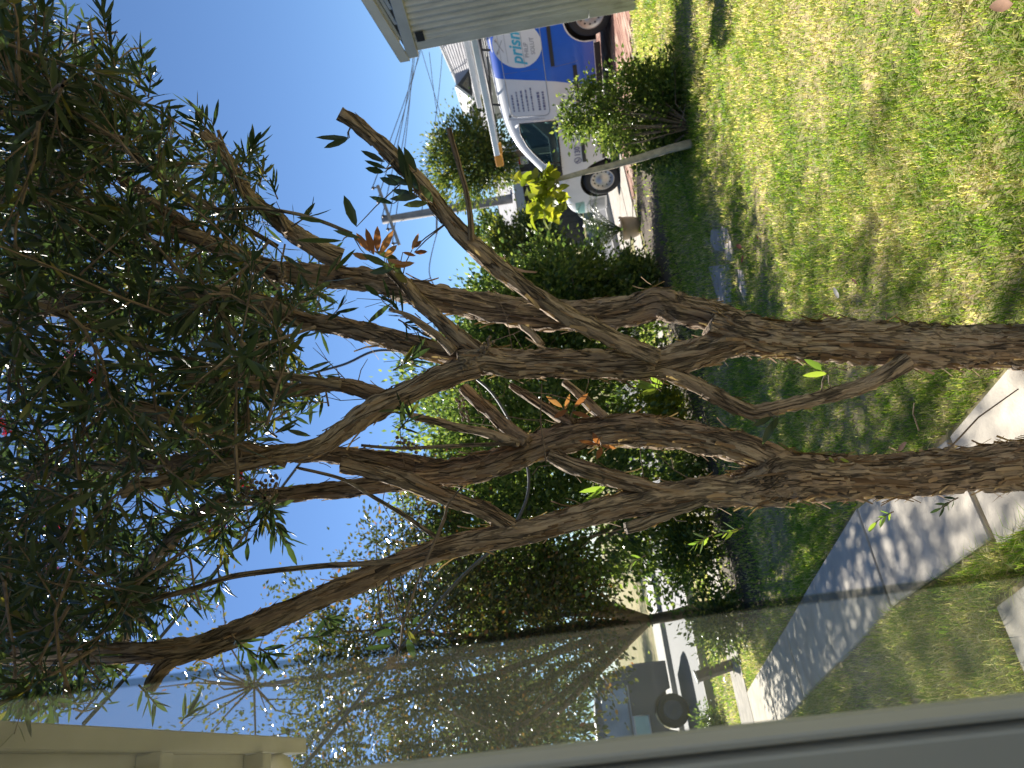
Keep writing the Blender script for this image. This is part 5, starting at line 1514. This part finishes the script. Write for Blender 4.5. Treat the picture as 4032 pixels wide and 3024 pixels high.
for (x, y, ex, ey, w) in ((800, 545, 770, 505, 16), (808, 550, 790, 492, 16), (815, 545, 815, 490, 17), (820, 550, 850, 498, 17), (800, 560, 762, 548, 15), (830, 555, 858, 530, 15), (835, 560, 880, 575, 15), (850, 575, 898, 568, 14), (890, 540, 905, 505, 12), (895, 545, 925, 545, 12), (895, 535, 910, 520, 10), (870, 545, 900, 552, 9)):
    single(dead, tA, x, y, ex, ey, w, DT - .14, 0.35)
for (x, y, ex, ey, w) in ((1215, 880, 1180, 855, 12), (1225, 885, 1195, 905, 13), (1240, 880, 1270, 850, 12), (1235, 890, 1275, 900, 12), (1220, 885, 1230, 850, 10), (1290, 960, 1250, 950, 11), (1295, 965, 1280, 935, 14), (1300, 965, 1290, 990, 13), (1300, 962, 1330, 968, 9)):
    single(dead, tB, x, y, ex, ey, w, DT - .08, 0.4)
for (x, y, ex, ey, w) in ((1785, 800, 1735, 775, 15), (1788, 806, 1730, 812, 13), (1790, 808, 1748, 806, 10)):
    single(young, tA, x, y, ex, ey, w, DT - .1)
for (x, y, ex, ey, w) in ((1430, 835, 1365, 835, 13), (1420, 842, 1385, 850, 14), (1415, 838, 1375, 820, 10), (1432, 830, 1400, 815, 10)):
    single(young, tA, x, y, ex, ey, w, DT - .08)
for (x, y, ex, ey, w) in ((1668, 900, 1622, 918, 17), (1675, 905, 1645, 960, 18), (1680, 900, 1668, 930, 12)):
    single(big, tA, x, y, ex, ey, w, DT - .1)
for (x, y, ex, ey, w) in ((1310, 1052, 1250, 1064, 12), (1305, 1056, 1258, 1084, 11), (1300, 1052, 1275, 1075, 9), (1790, 988, 1802, 1000, 8), (1815, 990, 1835, 1000, 8)):
    single(young, tB, x, y, ex, ey, w, DT - .08)
for k, (x, y, dep, acc_) in enumerate(((1480, 1180, DT, young), (1545, 1165, DT, young), (1335, 1225, DT, young), (2010, 1100, DT, big), (1870, 1130, DT, young))):
    a = DP(x + 60, y - 25, dep - .06); b = DP(x, y, dep - .06)
    twig(tB, a, b - a, 9, Lm=.035, Wm=.010, length=.06, acc=acc_[tB.name], stem=.0015)
for k, (x0, y0, x1, y1, r_) in enumerate(((2045, 975, 2200, 840, .0028), (1985, 930, 1975, 870, .002), (1830, 800, 1790, 800, .0016), (1700, 870, 1680, 902, .0016), (1260, 870, 1120, 845, .0018), (1180, 1000, 1170, 830, .0025), (1150, 1025, 1190, 1005, .0016))):
    a, b = DP(x0, y0, DT - .05), DP(x1, y1, DT - .1)
    sub_mb[(tA if k in (2, 3) else tB).name].tube([a, a.lerp(b, .5) + Vector((.01, 0, .008)), b], [r_, r_ * .8, r_ * .6], 5)
# fine dead twigs between the stems
for tr_ in (tA, tB):
    lst = [f for f in flakes[tr_.name] if f[1].max() > 0.012]
    for _ in range(34):
        P_, rr_, _f = g.choice(lst); i = g.randrange(2, len(P_) - 3)
        p = Vector(P_[i]); q = proj(p)
        if q is None or not (700 < q[0] < 1700): continue
        d = (CX * g.gauss(-0.3, 1) + CY * g.gauss(0, 1) + Fw * g.gauss(0, .4)).normalized(); ln = g.uniform(.04, .2)
        p2 = p + d * (rr_[i] + ln * .5) + Vector((0, 0, g.gauss(0, .01))); p3 = p2 + (d + Vector((g.gauss(0, .3), g.gauss(0, .3), g.gauss(0, .3)))).normalized() * ln * .5
        sub_mb[tr_.name].tube([p, p2, p3], [.0018, .0014, .0008], 4, False)
        if ln > .12: sub_mb[tr_.name].tube([p2, p2 + (d + Vector((g.gauss(0, .7), g.gauss(0, .7), g.gauss(0, .7)))).normalized() * ln * .4], .0009, 4, False)
# withered flower tuft hanging on the lower left twig
tw = DP(850, 1300, 2.0); te = DP(860, 1430, 1.98)
sub_mb[tB.name].tube([DP(960, 1120, 2.02), DP(900, 1260, 2.0), DP(870, 1350, 1.99), te], [.004, .0035, .003, .002], 5)
for (x, y, ex, ey, w) in ((855, 1362, 808, 1372, 16), (845, 1395, 785, 1398, 14), (880, 1380, 895, 1420, 18), (890, 1350, 905, 1330, 10), (860, 1345, 825, 1350, 10), (878, 1360, 900, 1395, 12)):
    single(big, tB, x, y, ex, ey, w, 1.97)
tuft = MB()
for k in range(90):
    a = DP(850 + g.gauss(0, 7), 1428 + g.gauss(0, 8), 1.97 + g.gauss(0, .01)); d = Vector((g.gauss(0, 1), g.gauss(0, 1), g.gauss(0, 1))).normalized()
    tuft.tube([a, a + d * g.uniform(.01, .03)], .0007, 3, False)
wlink('withered_flower', tuft.mesh('withered_flower', M_flake), tB)
# red flowers: brushes of fine stamens
for k, (x, y, dep, tr_) in enumerate(((30, 545, 2.6, tA), (150, 770, 2.5, tA), (200, 812, 2.6, tA), (10, 920, 2.7, tB), (520, 1040, 2.6, tB), (470, 1140, 2.7, tB), (105, 1225, 2.7, tB), (110, 1140, 2.6, tB))):
    c = DP(x, y, dep); ax_ = Vector((g.gauss(0, 1), g.gauss(0, .5), g.gauss(-.5, .6))).normalized()
    V, T = [], []
    mb = MB()
    for i in range(150):
        t = g.uniform(-.03, .03); d = ax_.orthogonal().normalized(); d.rotate(Matrix.Rotation(g.uniform(0, 6.28), 3, ax_))
        b = c + ax_ * t
        mb.tube([b, b + (d + ax_ * .25).normalized() * g.uniform(.015, .024)], .0009, 3, False)
    wlink('flower', mb.mesh('flower', M_flower), tr_)
# woody seed capsules along older stems
for tr_, spots in ((tA, ((130, 390, 2.1), (310, 410, 2.15), (520, 380, 2.1), (610, 600, 2.05), (1045, 755, 2.05), (1000, 800, 2.04), (160, 350, 2.1), (30, 155, 1.9))), (tB, ((540, 1060, 2.0), (570, 1065, 2.0), (590, 1055, 2.0), (1000, 885, 2.1), (880, 960, 2.06), (380, 1030, 2.0)))):
    mb = MB()
    for (x, y, dep) in spots:
        c = DP(x, y, dep); ax_ = Vector((g.gauss(0, 1), g.gauss(0, .4), g.gauss(0, 1))).normalized()
        for i in range(16):
            d = ax_.orthogonal().normalized(); d.rotate(Matrix.Rotation(i * 2.4, 3, ax_))
            q = c + ax_ * (i - 8) * .0045 + d * .008
            Mx = Matrix.Translation(q) @ d.to_track_quat('Z', 'X').to_matrix().to_4x4()
            mb.lathe([(0, -.004), (.004, -.003), (.0055, 0), (.005, .003), (.003, .004), (.002, .002)], 7, Mx)
    wlink('seed_capsules', mb.mesh('seed_capsules', M_capsule, True), tr_, kind='stuff')
# build the leaves: the largest in view one by one, the rest as one crown
def one_leaf(name):
    V, T = lance_leaves(np.array([[0., 0, 0]]), np.array([[1., 0, 0]]), np.array([[0, 0, 1.]]), np.array([1.]), np.array([0.2]), np.array([0.12]))
    return V, T
for tr_ in (tA, tB):
    wlink('twigs', sub_mb[tr_.name].mesh('twigs', M_twig), tr_, kind='stuff')
    n_ind = 0
    for acc, mt, cap in ((dead[tr_.name], M_leaf_dead, 60), (young[tr_.name], M_leaf_young, 80), (leaf_acc[tr_.name], M_leaf, 170)):
        if not acc: continue
        def size(t):
            q = proj(t[0])
            if q is None or not (-20 < q[0] < 2230 and -20 < q[1] < 1680): return 0
            return t[3] / q[2]
        order = sorted(range(len(acc)), key=lambda i: -size(acc[i]))
        V1, T1 = one_leaf('leaf')
        lme = mesh_np('leaf', V1, tris=T1, mat=mt, smooth=True)
        for i in order[:cap]:
            b, d, nn_, L, W, bend = acc[i]
            d = Vector(d); nn_ = Vector(nn_); s = nn_.cross(d)
            o = link('leaf', lme, tr_)
            Mx = Matrix((d, s, nn_)).transposed().to_4x4()
            o.matrix_parent_inverse = Matrix.Translation(tr_.location).inverted()
            o.matrix_basis = Matrix.Translation(Vector(b)) @ Mx @ Matrix.Diagonal((L, W / 0.2, max(L * 0.6, 0.01), 1))
        if len(order) > cap:
            sel = [acc[i] for i in order[cap:]]
            V, T = lance_leaves(*[np.array([t[k] for t in sel], dtype=float) for k in range(6)])
            wlink('crown', mesh_np('crown', V, tris=T, mat=mt, smooth=True), tr_, kind='stuff')

# ------------------------------------------------------------------ grass blades, fallen leaves
gr = np.random.default_rng(3)
cand = []
def add_region(x0, x1, y0, y1, dens_):
    n = int((x1 - x0) * (y1 - y0) * dens_)
    p = np.stack([gr.uniform(x0, x1, n), gr.uniform(y0, y1, n)], 1)
    return p
pts = np.concatenate([add_region(-1.6, 2.2, 1.7, 3.6, 13500), add_region(-3, 3.2, 3.6, 5.4, 7600), add_region(-4.5, 4.2, 5.4, 9, 3600), add_region(-7, 6, 9, 14, 800)])
az = pts[:, 0] / pts[:, 1]
pts = pts[(az < 0.60) & (az > -0.62)]
s = pts @ np.array([E1.x, E1.y]); nn2 = pts @ np.array([E2.x, E2.y])
keep = ~(((s > np.interp(nn2, [1.3, 2.62, 3.75], [.70, .78, .88])) & (s < np.interp(nn2, [1.3, 2.62, 3.75], [1.13, 1.21, 1.42])) & (nn2 < 8.7)) | ((s < .66) & (s > .18) & (nn2 < 2.80)) | ((nn2 > 8.62) & (nn2 < 9.58)) | ((s > 8.38) & (nn2 < 11.8)) | (nn2 > 11.7) | ((s > 1.9) & (s < 8.2) & (nn2 > 7.2) & (nn2 < 8.55) & (gr.random(len(s)) < .75)))
sh = (np.array([(Vector((p[0], p[1], 0)) - c0).dot(wo) for p in pts]) < 0.0) & (np.array([(Vector((p[0], p[1], 0)) - c0).dot(wd) for p in pts]) > 0)
keep &= ~sh
for px in ((2825, 950), (2868, 965), (2840, 1120), (2920, 1120)):
    q = G(*px); d2 = (pts[:, 0] - q.x) ** 2 + (pts[:, 1] - q.y) ** 2
    keep &= ~((d2 < 0.17 ** 2) & (gr.random(len(s)) < .85))
# thin and thick patches; thin turf in the shade of the hedge
keep &= ~((nn2 > 4.6) & (nn2 < 8.6) & (s > 1.6) & (s < 8.4) & (gr.random(len(s)) < np.clip((nn2 - 4.4) * 0.28, 0, .55)))
nzv = np.array([noise.noise(Vector((p[0] * 1.3, p[1] * 1.3, 0))) for p in pts])
keep &= gr.random(len(s)) < np.clip(0.80 + 0.6 * nzv, 0.35, 1)
pts = pts[keep]; nzv = nzv[keep]
n = len(pts)
dist = pts[:, 1]
h = gr.uniform(0.014, 0.038, n) * (1 + 0.5 * np.clip(nzv, -0.6, 0.9))
sK = pts @ np.array([E1.x, E1.y]); h *= np.where((sK < 0.95) & (dist < 6), 2.0, 1.0)
w = gr.uniform(0.0012, 0.0024, n) * np.clip(dist / 3.2, 1, 3.2)
h *= np.clip(dist / 5, 1, 1.5)
a = gr.uniform(0, 2 * np.pi, n); lean = gr.uniform(0.2, 1.5, n)
dx, dy = np.cos(a), np.sin(a)
b = np.stack([pts[:, 0], pts[:, 1], np.zeros(n)], 1)
sv = np.stack([-dy * w, dx * w, np.zeros(n)], 1)
m = b + np.stack([dx * h * lean * .35, dy * h * lean * .35, h * .62], 1)
t = b + np.stack([dx * h * lean, dy * h * lean, h * np.clip(1.05 - .25 * lean, .45, 1)], 1)
V = np.stack([b - sv, b + sv, m - sv * .8, m + sv * .8, t], 1).reshape(-1, 3)
i5 = (np.arange(n) * 5)[:, None]
T = np.concatenate([i5 + [0, 1, 3], i5 + [0, 3, 2], i5 + [2, 3, 4]], 1).reshape(-1, 3)
link('grass', mesh_np('grass', V, tris=T, mat=M_grass), label='patchy green and straw coloured lawn grass', cat='grass', kind='stuff')

# fallen leaves on the lawn
M_fall = [simple('fallen_red', (0.34, 0.10, 0.045), 0.7, var=0.2, scale=50), simple('fallen_pale', (0.50, 0.46, 0.38), 0.7, var=0.1, scale=50), simple('fallen_brown', (0.24, 0.13, 0.075), 0.8, var=0.2, scale=50)]
for k, (px, py, L, mi, lab) in enumerate(((2985, 938, .07, 0, 'russet fallen leaf lying alone in the shaded grass'), (2922, 975, .07, 0, 'red fallen leaf above its neighbour near the stepping stones'), (2925, 1003, .06, 0, 'red fallen leaf touching another near the stepping stones'), (3378, 1120, .045, 0, 'bright red fallen leaf in sunlit grass right of the trunk'), (3300, 1175, .06, 1, 'pale cream fallen leaf in grass right of the trunk'),
                                    (2740, 330, .13, 1, 'large white curled leaf lying in shade near the bush'), (3990, 15, .07, 2, 'brown fallen leaf in the upper right corner of the lawn'), (3570, 1740, .06, 2, 'brown fallen leaf in shaded grass between the trunks'), (3620, 60, .04, 2, 'small brown leaf in the grass near the shed side'), (3490, 1230, .04, 2, 'small rusty leaf in the grass close to the right trunk'))):
    c = G(px, py, 0.03)
    d = Vector((g.gauss(0, 1), g.gauss(0, 1), .1)).normalized(); nn_ = (Vector((g.gauss(0, .3), g.gauss(0, .3) - .5, 1))); nn_ = (nn_ - d * nn_.dot(d)).normalized()
    V, T = lance_leaves(np.array([[0., 0, 0]]), np.array([tuple(d)]), np.array([tuple(nn_)]), np.array([L]), np.array([L * .5]), np.array([.3]))
    o = link('fallen_leaf', mesh_np('fallen_leaf', V, tris=T, mat=M_fall[mi], smooth=True), label=lab, cat='leaf', group='fallen leaves on the lawn'); o.location = c
